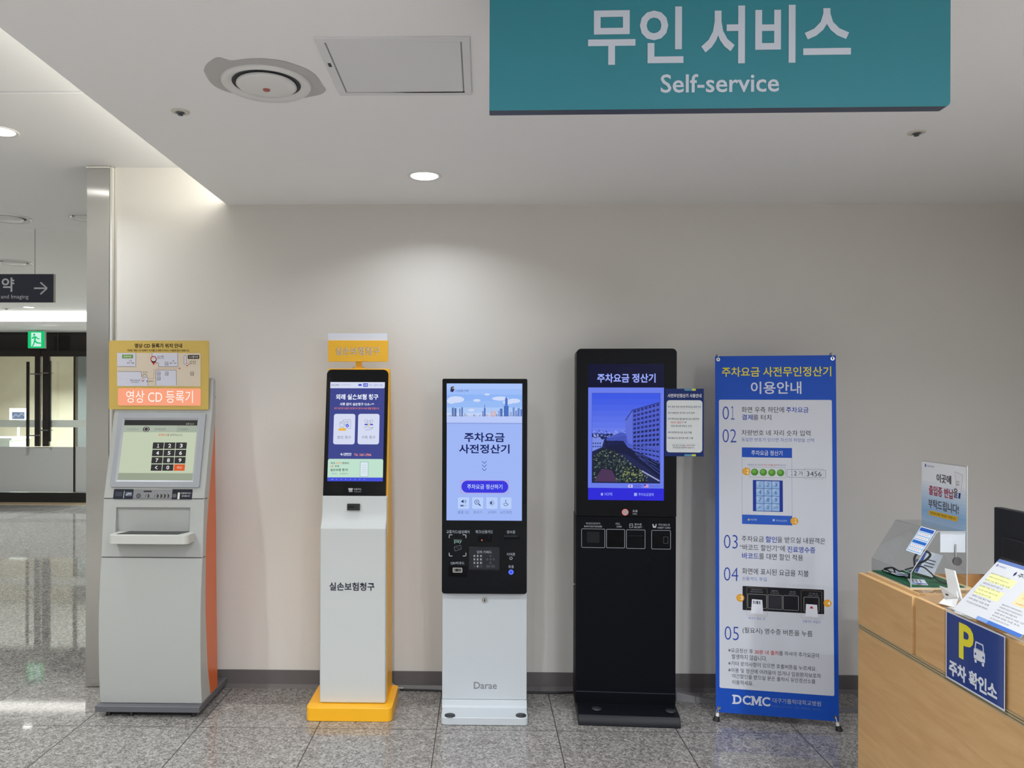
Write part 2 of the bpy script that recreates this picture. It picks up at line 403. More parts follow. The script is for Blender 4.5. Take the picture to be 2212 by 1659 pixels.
for x, y in ((-0.39, 2.08), (-0.39, 0.42), (-0.39, -1.35), (-0.39, -3.1), (-0.39, -5.0), (1.72, 2.1), (1.72, 0.42), (1.72, -1.35), (1.72, -3.1), (1.72, -5.0)):  # right-hand row is added to brighten the right wall and floor
    downlight(x, y, ZS, DL_SOFFIT*(0.5 if y > 2 else 1.2 if x > 1 and y > 0 else 2.4 if x > 1 else 0.78), 'unseen downlight in the lowered ceiling, right row added as fill light', 'downlights out of the picture', spread=178 if y < 0 else 140)
downlight(-2.412, 3.868, ZU, DL_HALL*0.25, 'round lit downlight cut off by the left edge of the photo')
downlight(-6.449, 11.016, ZU, DL_HALL, 'small lit downlight far off above the glass entrance')
for x, y in ((-2.6, 2.0), (-2.6, 0.2), (-2.6, -1.6), (-2.6, -3.6), (-5.2, 3.87), (-5.2, 2.0), (-5.2, 0.2), (-5.2, -2), (-5.2, -4.5), (-8.6, -2.5), (-8.6, -5.2), (-2.6, -5.6), (-5.4, 5.4), (-6.0, 6.8), (-8.4, 6.8), (-8.4, 9.4), (-6.3, 9.0), (-8.6, 3.87), (-8.6, 0.2), (-3.0, 9.0)):  # unseen hall lamps, many added to brighten the hall and the steel
    downlight(x, y, ZU, DL_HALL, 'unseen downlight in the hall ceiling, many added for brightness', 'downlights out of the picture', col=HALLC)
for x in (-8.5, -6.0, -3.6):  # unseen lamps added so the space behind the glass is lit
    downlight(x, 14.8, ZS, DL_HALL*9, 'unseen downlight added to light the space behind the glass', 'added downlights behind the glass entrance', col=HALLC)
t = thing('cove_light', 'long bright light band above the glass entrance', 'cove light', (-7, 11.55, 2.83))
obj('light_band', MB().box(-12, -2.0, 11.60, 11.62, ZS+0.066, ZU-0.002, E((255, 254, 246), LED_FAR)), t)
t = thing('cove_light', 'hidden light strip in the trough at the edge of the lowered ceiling', 'cove light', (XS+0.12, 0, 2.9))
obj('light_strip', MB().box(XS+0.145, XS+0.16, -6.9, YW-0.02, 2.80, 2.975, E((255, 251, 236), LED_COVE)), t)

def diffuser(c, r, label, dot=False):
    t = thing('air_diffuser', label, 'air diffuser', c)
    W = P((224, 224, 224), 0.25)
    obj('outer_ring', MB().lathe(c, [(r, 0), (r, -0.006), (r*0.93, -0.014), (r*0.78, -0.004), (r*0.74, 0.0)], W), t)
    obj('throat', MB().lathe(c, [(r*0.76, -0.002), (r*0.6, -0.0015)], P((44, 46, 52), 0.6)), t, label='dark gap')
    obj('disc', MB().lathe(c, [(r*0.66, -0.004), (r*0.67, -0.010), (r*0.6, -0.017), (r*0.35, -0.022), (0.0005, -0.023)], W), t)
    if dot: obj('fusible_link', MB().lathe(c, [(0.014, -0.021), (0.012, -0.0265), (0.0005, -0.027)], P((170, 92, 82), 0.4)), t, label='small reddish dot')
    return t
diffuser((-0.77, 2.775, ZS), 0.158, 'round white air diffuser with a reddish dot, in the lowered ceiling', True)
diffuser(tuple(fl(17, 470, ZU)), 0.158, 'round air diffuser at the left edge, nearest in the hall ceiling')
diffuser(tuple(fl(184, 468, ZU)), 0.115, 'round air diffuser half hidden by the steel wall end')
diffuser(tuple(fl(31, 566, ZU)), 0.158, 'round air diffuser farther back, just above the dark direction sign')
def sprinkler(c, label, r=0.035):
    t = thing('sprinkler', label, 'sprinkler', c)
    obj('cover_plate', MB().lathe(c, [(r, 0), (r, -0.003), (r*0.55, -0.006), (r*0.5, 0.0)], P((206, 202, 190), 0.4)), t)
    obj('sprinkler_head', MB().lathe(c, [(r*0.45, -0.002), (r*0.4, -0.008), (r*0.15, -0.009), (r*0.15, -0.012), (r*0.28, -0.013), (r*0.28, -0.015), (0.0005, -0.015)], P((96, 96, 100), 0.35, 0.8)), t)
sprinkler((-1.182, 3.041, ZS), 'small round sprinkler left of the big air diffuser')
sprinkler((1.815, 3.306, ZS), 'small round sprinkler at the right, behind the teal sign')
sprinkler((-6.871, 11.182, ZU), 'tiny sprinkler far off beside the small downlight', 0.06)
t = thing('access_hatch', 'square white access hatch in the lowered ceiling', 'ceiling hatch', (-0.28, 2.65, ZS))
hx0, hx1, hy0, hy1 = -0.525, -0.040, 2.425, 2.878
fmb = MB(); W = P((224, 225, 227), 0.5); g = 0.026
for a in ((hx0, hx1, hy0, hy0+g), (hx0, hx1, hy1-g, hy1), (hx0, hx0+g, hy0+g, hy1-g), (hx1-g, hx1, hy0+g, hy1-g)): fmb.box(*a, ZS-0.006, ZS, W)
obj('hatch_frame', fmb, t, bevel=0.0015)
obj('hatch_panel', MB().box(hx0+g+0.005, hx1-g-0.005, hy0+g+0.005, hy1-g-0.005, ZS-0.004, ZS, W), t)
obj('hatch_gap', MB().box(hx0+g, hx1-g, hy0+g, hy1-g, ZS-0.0008, ZS, P((160, 160, 166), 0.7)), t, label='dark seam round the panel')
obj('latch', MB().box(-0.517, -0.507, 2.60, 2.625, ZS-0.008, ZS-0.005, P((40, 40, 42), 0.5)), t, label='small black latch')

# big teal sign
YS = 2.05; p0 = aY(1057, 239, YS); p1 = aY(2044, 229, YS)
d = (p1-p0); d.z = 0; FS = Fr((p0.x, YS, p0.z), (d.x, -0.018, d.z), (0, 0, 1)); wS = d.length
t = thing('hanging_sign', 'large teal self-service sign with white Korean lettering, hanging from the ceiling', 'sign', (p0.x+wS/2, YS, p0.z))
mb = MB().fprism(FS, rrpts(0, 0, wS, 0.335, (0.002, 0.012, 0.004, 0.004)), -0.035, 0, P((40, 130, 146), 0.35), P((60, 66, 84), 0.5))
obj('sign_board', mb, t)
mb = MB(); G = Gfx(FS, mb, INK)
G.text('무인', 1270.4, 17, 1476.3, 141, (206, 212, 226), 0.02, 1)
G.text('서비스', 1514.9, 13.5, 1837.9, 138, (206, 212, 226), 0.02, 1)
G.text('Self-service', 1427, 161, 1682.7, 201, (206, 212, 226), 0.012, 1)
obj('lettering', mb, t, label='white lettering')
for a in (0.2, wS-0.2):
    p = FS.pt(a, 0.335, -0.018); obj('hanger_rod', MB().cyl(p, (p.x, p.y, ZS), 0.005, 0.005, CHROME, 12), t)

# ================================================================== HALL BEYOND THE STEEL WALL END
YD = 6.04; F = Fr((0, YD, 0)); p0 = aY(-150, 653, YD); p1 = aY(116, 592, YD)
t = thing('direction_sign', 'dark slate direction sign with a white arrow, hanging in the hall', 'sign', ((p0.x+p1.x)/2, YD, p0.z))
SBm = MB().box(p0.x, p1.x, YD, YD+0.016, p0.z, p1.z, P((46, 50, 66), 0.4))
obj('edge_cap', MB().box(p1.x, p1.x+0.006, YD-0.001, YD+0.017, p0.z, p1.z, P((196, 192, 180), 0.4)), t, label='pale end cap')
mb = SBm; G = Gfx(F, mb, INK); W = (205, 208, 216)
G.text('약', 3.7, 599.6, 31, 630.4, W, 0.02); G.text('and Imaging', 2, 636.5, 61.8, 647.5, W, 0.0)
G.line([(73.8, 622.7), (101.5, 622.7)], 3.2, W, 3.6); G.line([(87.5, 610), (101.8, 622.7), (87.5, 635.5)], 3.2, W, 2)
obj('sign_board', mb, t)
p = aY(75.5, 592, YD+0.008); obj('suspension_wire', MB().cyl((p.x, YD+0.008, p.z), (p.x, YD+0.008, ZU), 0.0018, 0.0018, P((90, 90, 92), 0.4), 8), t)
p = aY(-110, 592, YD+0.008); obj('suspension_wire', MB().cyl((p.x, YD+0.008, p.z), (p.x, YD+0.008, ZU), 0.0018, 0.0018, P((90, 90, 92), 0.4), 8), t)

YX = 12.2; F = Fr((0, YX, 0)); p0 = aY(60, 752, YX); p1 = aY(96.5, 715.4, YX)
t = thing('exit_sign', 'lit green exit sign with a running figure above the glass doors', 'exit sign', ((p0.x+p1.x)/2, YX, p0.z))
obj('housing', MB().box(p0.x, p1.x, YX+0.002, YX+0.05, p0.z, p1.z, P((210, 214, 212), 0.4)), t)
mb = MB(); G = Gfx(F, mb, LIT, 0.0005, 0.002); gr = (22, 196, 112); wh = (205, 240, 230)
G.rect(60.2, 715.6, 96.3, 751.8, gr, 0); G.rect(67.5, 718.5, 89, 748.5, wh, 1)
G.ell(74.3, 723, 2.4, 2.4, gr, 2, 12)
G.ppoly([(73, 726), (79, 727), (83, 731), (86, 731), (86, 733), (82, 733), (78.5, 730), (77, 735), (81, 739), (89, 740.5), (88.5, 743), (79.5, 742), (76, 739), (74, 745), (70.5, 749), (69, 747.5), (72, 743), (73.5, 736), (74.5, 730), (71, 732), (68.5, 731.8), (68.8, 730)], gr, 2)
obj('sign_face', mb, t)
obj('hanger', MB().cyl(((p0.x+p1.x)/2, YX+0.025, p1.z), ((p0.x+p1.x)/2, YX+0.025, ZS), 0.012, 0.012, P((190, 190, 190), 0.4), 12), t)

YE = 12.6; DK = P((38, 34, 32), 0.2); B = lambda x0, y0, x1, y1, d0, d1, m, Y=YE: (aY(x0, y1, Y).x, aY(x1, y0, Y).x, Y+d0, Y+d1, aY(x0, y1, Y).z, aY(x1, y0, Y).z, m)
t = sstruct('window_1', 'dark framed glass front at the far end of the hall', 'glass front', (-7, YE, 0))
mb = MB().box(-12, -2, YE, YE+0.1, aY(0, 757, YE).z, ZS, P((34, 29, 27), 0.12)); obj('transom_panel', mb, t)
obj('transom_joint', MB().box(*B(124, 714, 126, 757, -0.004, 0, P((70, 66, 62), 0.3))), t)
mb = MB().box(-12, -2, YE-0.03, YE+0.1, aY(0, 770, YE).z, aY(0, 757, YE).z, DK); obj('head_rail', mb, t)
mb = MB().box(-12, -2, YE-0.06, YE+0.1, 0, aY(0, 1063, YE).z, P((24, 22, 22), 0.3)); obj('bottom_rail', mb, t)
mb = MB().box(-12, -2, YE-0.26, YE-0.06, 0, 0.012, P((176, 156, 124), 0.35, 0.4)); obj('threshold_strip', mb, t, label='tan metal threshold')
mb = MB()
for a in ((158, 770, 163, 1063), (-60, 770, -52, 1063), (196, 770, 203, 1063)): mb.box(*B(*a, 0, 0.08, DK))
obj('mullion', mb, t)
obj('glass_pane', MB().box(-12, -2, YE+0.035, YE+0.045, aY(0, 1063, YE).z, aY(0, 770, YE).z, GLASS), t)
obj('frosted_band', MB().box(-12, aY(190, 900, YE).x, YE+0.010, YE+0.012, aY(0, 1062, YE).z, aY(0, 965, YE).z, P((176, 176, 174), 0.18)), t, label='grey frosted lower band')
obj('safety_stripe', MB().box(-12, -2, YE-0.002, YE+0.0, aY(0, 922.5, YE).z, aY(0, 907, YE).z, P((196, 200, 190), 0.4)), t, label='pale stripe across the glass')
def leaf(name, x0, x1, hx0, hx1, hy0, hy1, label):
    d = sstruct(name, label, 'door', (aY(x0, 900, YE).x, YE, 0))
    obj('stile', MB().box(*B(x0, 770, x1, 964, -0.012, 0.03, DK)), d)
    h = MB().box(*B(hx0, hy0, hx1, hy1, -0.10, -0.07, P((22, 21, 22), 0.3)))
    obj('pull_bar', h, d)
    for y in (hy0+25, hy1-25): obj('bar_mount', MB().box(*B(min(hx0, x0)+1, y, max(hx1, x1)-1, y+2.4, -0.09, -0.012, P((120, 120, 122), 0.3, 0.8))), d)
leaf('door_1', 75.5, 87.8, 64, 69.5, 782, 964, 'left dark door stile with a long pull bar in the glass front')
leaf('door_2', 92.3, 107, 111.6, 116.5, 780, 953, 'right dark door stile with a long pull bar in the glass front')
mb = MB().box(*B(88.6, 757, 90.2, 964, -0.03, -0.014, P((200, 196, 188), 0.3, 0.8))); obj('door_seal', mb, bpy.data.objects['door_1'], label='bright metal line')
# behind the glass
F = Fr((0, 14.2, 0)); p0 = aY(-80, 1080, 14.2); p1 = aY(25, 946, 14.2)
t = thing('reception_counter', 'white counter behind the glass front at the left edge', 'counter', ((p0.x+p1.x)/2, 14.4, 0))
obj('counter_body', MB().box(p0.x, p1.x-0.05, 14.22, 14.8, 0, p1.z-0.04, P((232, 236, 230), 0.4)), t); obj('counter_top', MB().box(p0.x, p1.x, 14.2, 14.82, p1.z-0.04, p1.z, P((238, 240, 236), 0.3)), t)
Fd = Fr((0, 15.5, 0)); p0 = aY(20, 906, 15.5); p1 = aY(57, 882, 15.5)
t = thing('display_stand', 'small framed display with a lit screen standing behind the glass front', 'display stand', ((p0.x+p1.x)/2, 15.5, 0))
obj('display_frame', MB().box(p0.x, p1.x, 15.5, 15.53, p0.z-0.1, p1.z, P((206, 206, 204), 0.4)), t)
mb = MB(); G = Gfx(Fd, mb, LIT); G.rect(26, 890, 53, 905, (120, 138, 168), 1); G.line([(27, 902), (34, 895), (40, 900), (46, 893), (52, 897)], 2, (190, 200, 215), 2); obj('info_face', mb, t)  # picture in glowing colours, the lit screen of the display
obj('stand_post', MB().box((p0.x+p1.x)/2-0.02, (p0.x+p1.x)/2+0.02, 15.51, 15.53, 0, p0.z-0.1, P((170, 170, 170), 0.4)), t)
obj('stand_foot', MB().box(p0.x, p1.x, 15.4, 15.65, 0, 0.02, P((150, 150, 150), 0.4)), t)
mb = MB().box(*B(163, 770, 200, 1063, 0, 0.1, P((92, 96, 96), 0.25), 16.4)); tag(obj('dark_panel', mb), 'dark grey panel behind the glass front beside the steel wall end', 'panel')

# ================================================================== KIOSK: IMAGE CD REGISTRATION (left)
X0, X1 = -1.990, -1.455; XM = (X0+X1)/2
K = thing('registration_kiosk', 'white and orange image CD registration kiosk with a gold sign on top', 'kiosk', (XM, 4.2, 0))
front = [(4.055, 0.06), (4.04, 0.2), (4.033, 0.4), (4.035, 0.55), (4.05, 0.75), (4.06, 0.82), (4.085, 1.126), (4.205, 1.598), (4.215, 1.74)]
bnd = [(4.25, 1.56), (4.182, 1.239), (4.126, 0.98), (4.112, 0.813), (4.11, 0.53), (4.145, 0.225), (4.19, 0.06)]
shell = front+[(4.225, 1.765), (4.24, 1.765), (4.256, 1.745), (4.256, 1.56)]+bnd[1:]
o = obj('front_shell', MB().side(shell, X0, X1, P((172, 173, 171), 0.4)), K, bevel=0.004)
cx0, cx1 = aY(250, 1130, 4.075).x, aY(409, 1130, 4.075).x
cut(o, MB().box(cx0, cx1, 3.9, 4.1, 0.93, 1.078, P((184, 184, 181), 0.4)))
for y, Y in ((1080.5, 4.0875), (1208.5, 4.0625)):
    sm = MB(); z = HC-(y-CY)/FP*Y; sm.box(X0+0.003, X1-0.003, Y-0.0035, Y+0.006, z-0.0022, z+0.0022, P((60, 60, 60), 0.6)); sm.box(X1-0.004, X1+0.0008, Y, Y+0.04, z-0.002, z+0.002, P((60, 60, 60), 0.6))
    obj('panel_seam', sm, K, label='dark seam lines')
orange = [(4.25, 1.56)]+bnd[1:]+[(4.303, 0.06), (4.30, 0.225), (4.285, 0.53), (4.272, 0.98), (4.258, 1.239)]
obj('side_body', MB().side(orange, X0+0.0015, X1-0.0015, ORANGE), K, bevel=0.002, label='orange rear body')
obj('base_slab', MB().box(-1.998, -1.452, 4.012, 4.452, 0.028, 0.06, P((92, 92, 98), 0.45)), K, bevel=0.004, label='grey base slab')
for x in (X0+0.05, XM-0.1, X1-0.04):
    for y in (4.05, 4.40): obj('levelling_foot', MB().cyl((x, y, 0), (x, y, 0.03), 0.014, 0.010, P((50, 50, 52), 0.4, 0.6), 16), K)
obj('under_slab_shade', MB().box(-1.96, -1.49, 4.06, 4.40, 0.0, 0.029, P((16, 16, 18), 0.7)), K, label='black filler standing for the shade under the base')  # black box filling the gap below the slab in place of its shadow
obj('cable_tray', MB().box(X1-0.3, X1-0.06, 4.3, 4.44, 0.06, 0.10, P((60, 60, 62), 0.5)), K)
# gold sign
YG = 4.195; F = Fr((0, YG, 0)); a0, b0, a1, b1 = Gfx(F, MB(), INK).ab(235.5, 735.5, 450.5, 884.3)
GOLD = P((202, 172, 88), 0.45)
s = obj('gold_sign', MB().fprism(F, rrpts(a0, b0, a1, b1, (0.004, 0.004, 0.008, 0.008)), -0.009, 0, GOLD), K, label='gold location sign')
mb = MB(); G = Gfx(F, mb, INK); k0 = (38, 34, 28)
G.text('영상 CD 등록기 위치 안내', 291, 741.8, 393.3, 751.5, k0, 0.022)
G.text("가까운 '영상 CD 등록기' 위치를 안내해 드리오니 이동에 참고 바랍니다.", 274.6, 754.5, 409.5, 759.3, (60, 52, 36), 0.01)
G.rect(253, 762.4, 433.3, 834.3, (212, 198, 180), 1); lav = (206, 206, 220); dk = (90, 86, 92); rd = (186, 60, 62)
def area(pts, edge):
    G.ppoly(pts, lav, 2); G.line(edge, 0.7, dk, 3)
area([(253, 762.4), (293.5, 762.4), (293.5, 792), (253.5, 792)], [(293.5, 763), (293.5, 792), (254, 792)])
area([(329, 762.4), (384, 762.4), (384.5, 792), (343, 792), (342.5, 783.5), (329, 783.5)], [(329, 763), (329, 783.5), (342.5, 783.5), (343, 792), (384.5, 792), (384, 763)])
area([(253.5, 802.6), (305.5, 802.6), (306, 814.5), (319.5, 815), (320, 834), (254.5, 834)], [(254, 802.6), (305.5, 802.6), (306, 814.5), (319.5, 815), (320, 833)])
area([(336.5, 799.5), (381, 799.8), (381.5, 832.5), (337, 832.5)], [(337, 832), (336.5, 799.5), (381, 799.8), (381.5, 832)])
G.rect(264, 766, 287.5, 774, (104, 150, 66), 3); G.text('마리아관', 267, 768, 284, 772.4, (230, 236, 220), 0.01, 4)
G.rect(406, 767, 430.5, 775, (44, 34, 36), 3); G.text('T스텔라관', 408, 768.8, 428.5, 773.2, (220, 216, 210), 0.01, 4)
G.rr(397.5, 768, 402.8, 787.5, 1, dk, 2); G.rr(398.1, 768.6, 402.2, 787, 1, lav, 3)
def pin(x, y, r):
    G.ell(x, y, r, r, rd, 4); G.ppoly([(x-r*0.85, y+r*0.5), (x+r*0.85, y+r*0.5), (x, y+r*1.9)], rd, 4); G.ell(x, y, r*0.68, r*0.68, (232, 228, 230), 5)
pin(332, 776, 6.8); pin(404.5, 787, 2.7); pin(309, 820, 2.7)
G.text('현재', 329.5, 773.4, 334.5, 775.6, k0, 0.01, 6); G.text('위치', 329.5, 776.8, 334.5, 779, k0, 0.01, 6)
for tx, x0, y0, x1, y1 in (('검사 예약', 340.5, 768, 354.5, 771.5), ('(현재 위치)', 340.5, 772.4, 354.5, 775.6), ('T관 안내', 409, 779.3, 423, 783), ('(로비 위치)', 409, 784, 423, 787.4), ('처음 오시는 분', 281, 819.5, 303, 823.3), ('(1번 창구)', 284, 824.5, 300, 827.5), ('접수 · 수납', 275, 782, 289.5, 786), ('1관', 279.5, 778, 285, 781), ('접수 · 수납', 367, 782.5, 381.5, 786.5), ('T관', 371.5, 778.5, 377, 781.5), ('1관 안내', 308, 802.5, 319.5, 805.5), ('(출입구)', 321.5, 822, 332, 825.5)):
    G.text(tx, x0, y0, x1, y1, (70, 62, 66), 0.004, 4)
G.line([(338, 795.5), (386, 795.8)], 0.7, rd, 3, 1.6); G.line([(333, 796), (332.5, 817.5), (322, 817.5)], 0.7, rd, 3, 1.6)
G.frame(386.5, 794.4, 390, 797.4, 0.8, rd, 4); G.ppoly([(316, 823.5), (318.5, 821.8), (318.5, 825.2)], k0, 4)
for x, y in ((356.5, 781.5), (339.5, 803), (339.5, 813.5), (356.8, 803), (411.5, 803.3)):
    G.frame(x, y, x+7.4, y+8, 0.7, dk, 4, 1); G.line([(x+2.5, y+2.5), (x+2.5, y+6)], 1, dk, 4); G.line([(x+5, y+2.5), (x+5, y+6)], 1, dk, 4)
G.ring(313, 813, 5.5, 1.6, (150, 150, 140), 4, 12, 0, 180)
obj('sign_print', mb, s, label='printed location map')
mb = MB(); G = Gfx(F, mb, LIT, 0.002); G.rr(255, 838.8, 433.8, 876, 3.2, (248, 162, 128), 0)
a0, b0, a1, b1 = G.ab(255, 838.8, 433.8, 876); mb.fprism(F, rrpts(a0, b0, a1, b1, 0.008), -0.004, 0.0018, P((230, 200, 180), 0.4))
G.text('영상 CD 등록기', 273, 843.5, 417, 870, (255, 246, 240), 0.0, 1)
obj('lit_sign', mb, s, label='glowing salmon sign with white letters')
# screen
FT = Fr((0, 4.205, 1.598), (1, 0, 0), (0, 0.12, 0.472)); GB = Gfx(FT, MB(), INK)
def ringprism(mb, F, o, i, c0, c1, ci, m):
    n = len(o); mb.add([F.pt(a, b, c1) for a, b in o]+[F.pt(a, b, ci) for a, b in i], [(j, (j+1) % n, n+(j+1) % n, n+j) for j in range(n)], m)
    mb.add([F.pt(a, b, c0) for a, b in o]+[F.pt(a, b, c1) for a, b in o], [(j, (j+1) % n, n+(j+1) % n, n+j) for j in range(n)], m)
a0, b0, a1, b1 = GB.ab(249, 892.5, 438.7, 1052.5)
c0, d0, c1, d1 = GB.ab(258.5, 903, 426, 1041); e0, f0, e1, f1 = GB.ab(262.5, 907.5, 421.5, 1037)
mb = MB(); GM = P((150, 152, 158), 0.35)
ringprism(mb, FT, rrpts(a0, b0, a1, b1, 0.008), rrpts(c0, d0, c1, d1, 0.001), 0, 0.010, 0.010, GM)
ringprism(mb, FT, rrpts(c0, d0, c1, d1, 0.001), rrpts(e0, f0, e1, f1, 0.001), 0.002, 0.010, 0.003, P((176, 178, 184), 0.3))
obj('screen_bezel', mb, K, label='grey bezel')
mb = MB(); G = Gfx(FT, mb, LIT, 0.003); al, bl, ar, bt = e0, f0, e1, f1
def fr(u0, v0, u1, v1): return [(al+(ar-al)*u0, bt-(bt-bl)*v1), (al+(ar-al)*u1, bt-(bt-bl)*v1), (al+(ar-al)*u1, bt-(bt-bl)*v0), (al+(ar-al)*u0, bt-(bt-bl)*v0)]
G.poly(fr(0, 0, 1, 1), (192, 202, 176), 0); G.poly(fr(0, 0, 1, 0.09), (44, 42, 42), 1); G.poly(fr(0, 0.09, 1, 0.205), (166, 176, 160), 1)
G.poly(fr(0, 0.885, 1, 1), (150, 160, 140), 1); G.poly(fr(0.72, 0.09, 1, 0.205), (158, 168, 152), 2)
G.ell(316.5, 927.5, 7.5, 6, (62, 60, 62), 3); G.ring(316.5, 927.5, 5, 1, (200, 196, 190), 4)
G.text('시스템안내', 274, 925, 299, 929.5, (120, 128, 118), 0); G.text('환자정보입력', 335, 925.3, 358, 929.7, (96, 100, 96), 0.005); G.text('CD정보확인', 385, 925.3, 407, 929.7, (96, 100, 96), 0.005)
G.text('오후 2:11', 402, 913.8, 419, 918.2, (190, 184, 170), 0); G.text('등록번호', 343, 937.2, 361.5, 942.3, (206, 96, 60), 0.01); G.text('를 입력하십시오.', 362, 937.2, 395.5, 942.3, (92, 92, 84), 0.005)
for r in range(4):
    for c in range(3):
        y0 = 956.0+15.75*r; x0 = 330.6-1.33*r+24.85*c; tx = '123456789<0'[r*3+c] if r*3+c < 11 else ''
        G.rect(x0, y0, x0+23.4, y0+13.8, (214, 92, 44) if not tx else (48, 46, 48), 2)
        if not tx: G.text('확인', x0+6.5, y0+4.5, x0+17, y0+9.5, (236, 200, 180), 0.01, 3)
        elif tx == '<': G.line([(x0+14, y0+3.5), (x0+9, y0+7), (x0+14, y0+10.5)], 1.5, (225, 226, 222), 3)
        else:
            wd = 2.4 if tx == '1' else 3
            G.text(tx, x0+11.7-wd, y0+3, x0+11.7+wd, y0+11, (232, 233, 228), 0.02, 3)
obj('screen', mb, K, label='pale green touch screen with a keypad')
mb = MB(); G = Gfx(FT, mb, INK, 0.0015)
a0, b0, a1, b1 = G.ab(246.5, 1057, 415.5, 1079); mb.fprism(FT, rrpts(a0, b0, a1, b1, 0.004), -0.001, 0.001, P((128, 128, 132), 0.35, 0.4))
G.rr(245.5, 1056.5, 288, 1078, 2, (32, 36, 48), 1); G.rect(372, 1056.8, 415.3, 1078.6, (30, 32, 42), 1)
G.rect(267.6, 1060.5, 268.6, 1076, (210, 212, 214), 2); G.rect(249.5, 1062.5, 264.5, 1072, (58, 62, 70), 2); G.rr(271.5, 1063, 285.5, 1071.5, 1, (104, 110, 122), 2); G.line([(273, 1070), (278, 1066), (284, 1067)], 1.2, (210, 212, 220), 3)
for x, r in ((299.5, 5), (377, 5.4)): G.ell(x, 1071, r, r, (92, 92, 96), 2); G.ring(x, 1071, r, 1, (50, 50, 54), 3)
G.rect(311, 1060, 328, 1063, (34, 34, 38), 2)
for x in (317, 336.5, 344.5, 352, 360): G.ell(x+2, 1071.5, 4.2, 4.4, (66, 64, 66), 2); G.rect(x, 1068, x+1.6, 1076, (180, 178, 176), 3)
G.rect(384, 1064, 388.5, 1078.4, (206, 206, 204), 3)
G.text('이용해주셔서', 391, 1063.5, 412.5, 1067.5, (206, 208, 212), 0.0); G.text('감사합니다', 393, 1069.5, 410.5, 1073.5, (206, 208, 212), 0.0)
obj('button_strip', mb, K, label='dark pictogram strip under the screen')
ty0, ty1 = 3.972, 4.09; tz0, tz1 = 0.905, 0.952; tx0, tx1 = aY(232, 1170, ty0).x, aY(405, 1170, ty0).x
FZ = Fr((0, 0, tz0), (1, 0, 0), (0, 1, 0))
mb = MB().fprism(FZ, rrpts(tx0, ty0, tx1, ty1, (0.03, 0.03, 0, 0), 8), 0, tz1-tz0, P((196, 197, 192), 0.4)); tr = obj('output_tray', mb, K, bevel=0.003)
obj('disc_slot', MB().fprism(Fr((0, 0, tz1), (1, 0, 0), (0, 1, 0)), [(tx0+0.035, ty0+0.025), (tx1-0.06, ty0+0.025), (tx1-0.03, ty1), (tx0+0.06, ty1)], 0, 0.0012, P((18, 18, 20), 0.3)), tr, label='black disc slot')
obj('side_sticker', MB().add([(X1+0.0006, y, z) for y, z in ((4.238, 1.66), (4.252, 1.66), (4.252, 1.664), (4.238, 1.664))], [(0, 1, 2, 3)], P((60, 60, 64), 0.5)), K)

# ================================================================== KIOSK: INSURANCE CLAIM (yellow and white)
K = thing('claim_kiosk', 'slim white insurance claim kiosk on a yellow base with a small yellow sign', 'kiosk', (-0.67, 4.17, 0))
FZ = Fr((0, 0, 0), (1, 0, 0), (0, 1, 0))
obj('base_plate', MB().fprism(FZ, rrpts(-0.897, 3.992, -0.455, 4.332, 0.03, 8), 0, 0.07, YELLOW), K, bevel=0.004, label='yellow base plate')
prof = [(4.052, 0.071), (4.052, 0.975), (4.054, 0.985), (4.062, 0.996), (4.08, 1.02), (4.09, 1.06), (4.10, 1.147), (4.20, 1.816), (4.225, 1.816), (4.115, 1.10), (4.10, 0.9), (4.10, 0.071)]
lo = [(4.052, 0.071), (4.052, 0.985), (4.066, 0.992), (4.085, 1.02), (4.094, 1.06), (4.101, 1.147), (4.125, 1.147), (4.12, 0.071)]
F = Fr((0, 4.052, 0))
mb = MB().side(lo, -0.839, -0.494, WHITE)
obj('front_cover', mb, K, bevel=0.010, seg=3, label='white front cover')
bk = [(4.09, 0.071), (4.33, 0.071), (4.33, 0.95), (4.27, 1.822), (4.222, 1.822), (4.122, 1.147), (4.118, 0.9)]
rh = MB().side([(4.09, 0.071), (4.33, 0.071), (4.33, 0.95), (4.318, 1.02), (4.118, 1.02), (4.09, 0.9)], -0.842, -0.491, YELLOW)
A = [V((x, y, 1.02)) for x, y in ((-0.842, 4.118), (-0.491, 4.118), (-0.491, 4.318), (-0.842, 4.318))]; Bq = [V((x, y, 1.818)) for x, y in ((-0.832, 4.222), (-0.4965, 4.222), (-0.4965, 4.262), (-0.832, 4.262))]
rh.add(A+Bq, [(0, 1, 5, 4), (1, 2, 6, 5), (2, 3, 7, 6), (3, 0, 4, 7), (3, 2, 1, 0), (4, 5, 6, 7)], YELLOW)
obj('rear_housing', rh, K, bevel=0.006, label='yellow rear housing')
FT = Fr((0, 4.101, 1.147), (1, 0, 0), (0, 0.099, 0.669)); GB = Gfx(FT, MB(), INK); a0, b0, a1, b1 = GB.ab(699, 798, 836, 1070.5)
a0, a1 = FT.sa(697.5, 0.0), FT.sa(833.5, 0.0)
obj('display_panel', MB().fprism(FT, rrpts(a0, b0, a1, b1, (0.002, 0.002, 0.028, 0.028), 8), -0.02, 0, GLOSSBLK), K, bevel=0.0015, label='black glass display panel')
mb = MB(); G = Gfx(FT, mb, LIT, 0.0006); NV = (62, 70, 140); WH = (212, 218, 240)
sa0 = G.ab(710.5, 825.3, 829.2, 1039.4); sl, sb, sr, st = sa0
def L2(x, y):   # column fraction along the measured slanted edges
    return FT.loc(x, y)
G.poly([(sl, sb), (sr, sb), (sr, st), (sl, st)], NV, 0)
bh = FT.loc(770, 838.7)[1]; G.poly(rrpts(sl, bh, sr, st, (0, 0.008, 0, 0)), WH, 1)
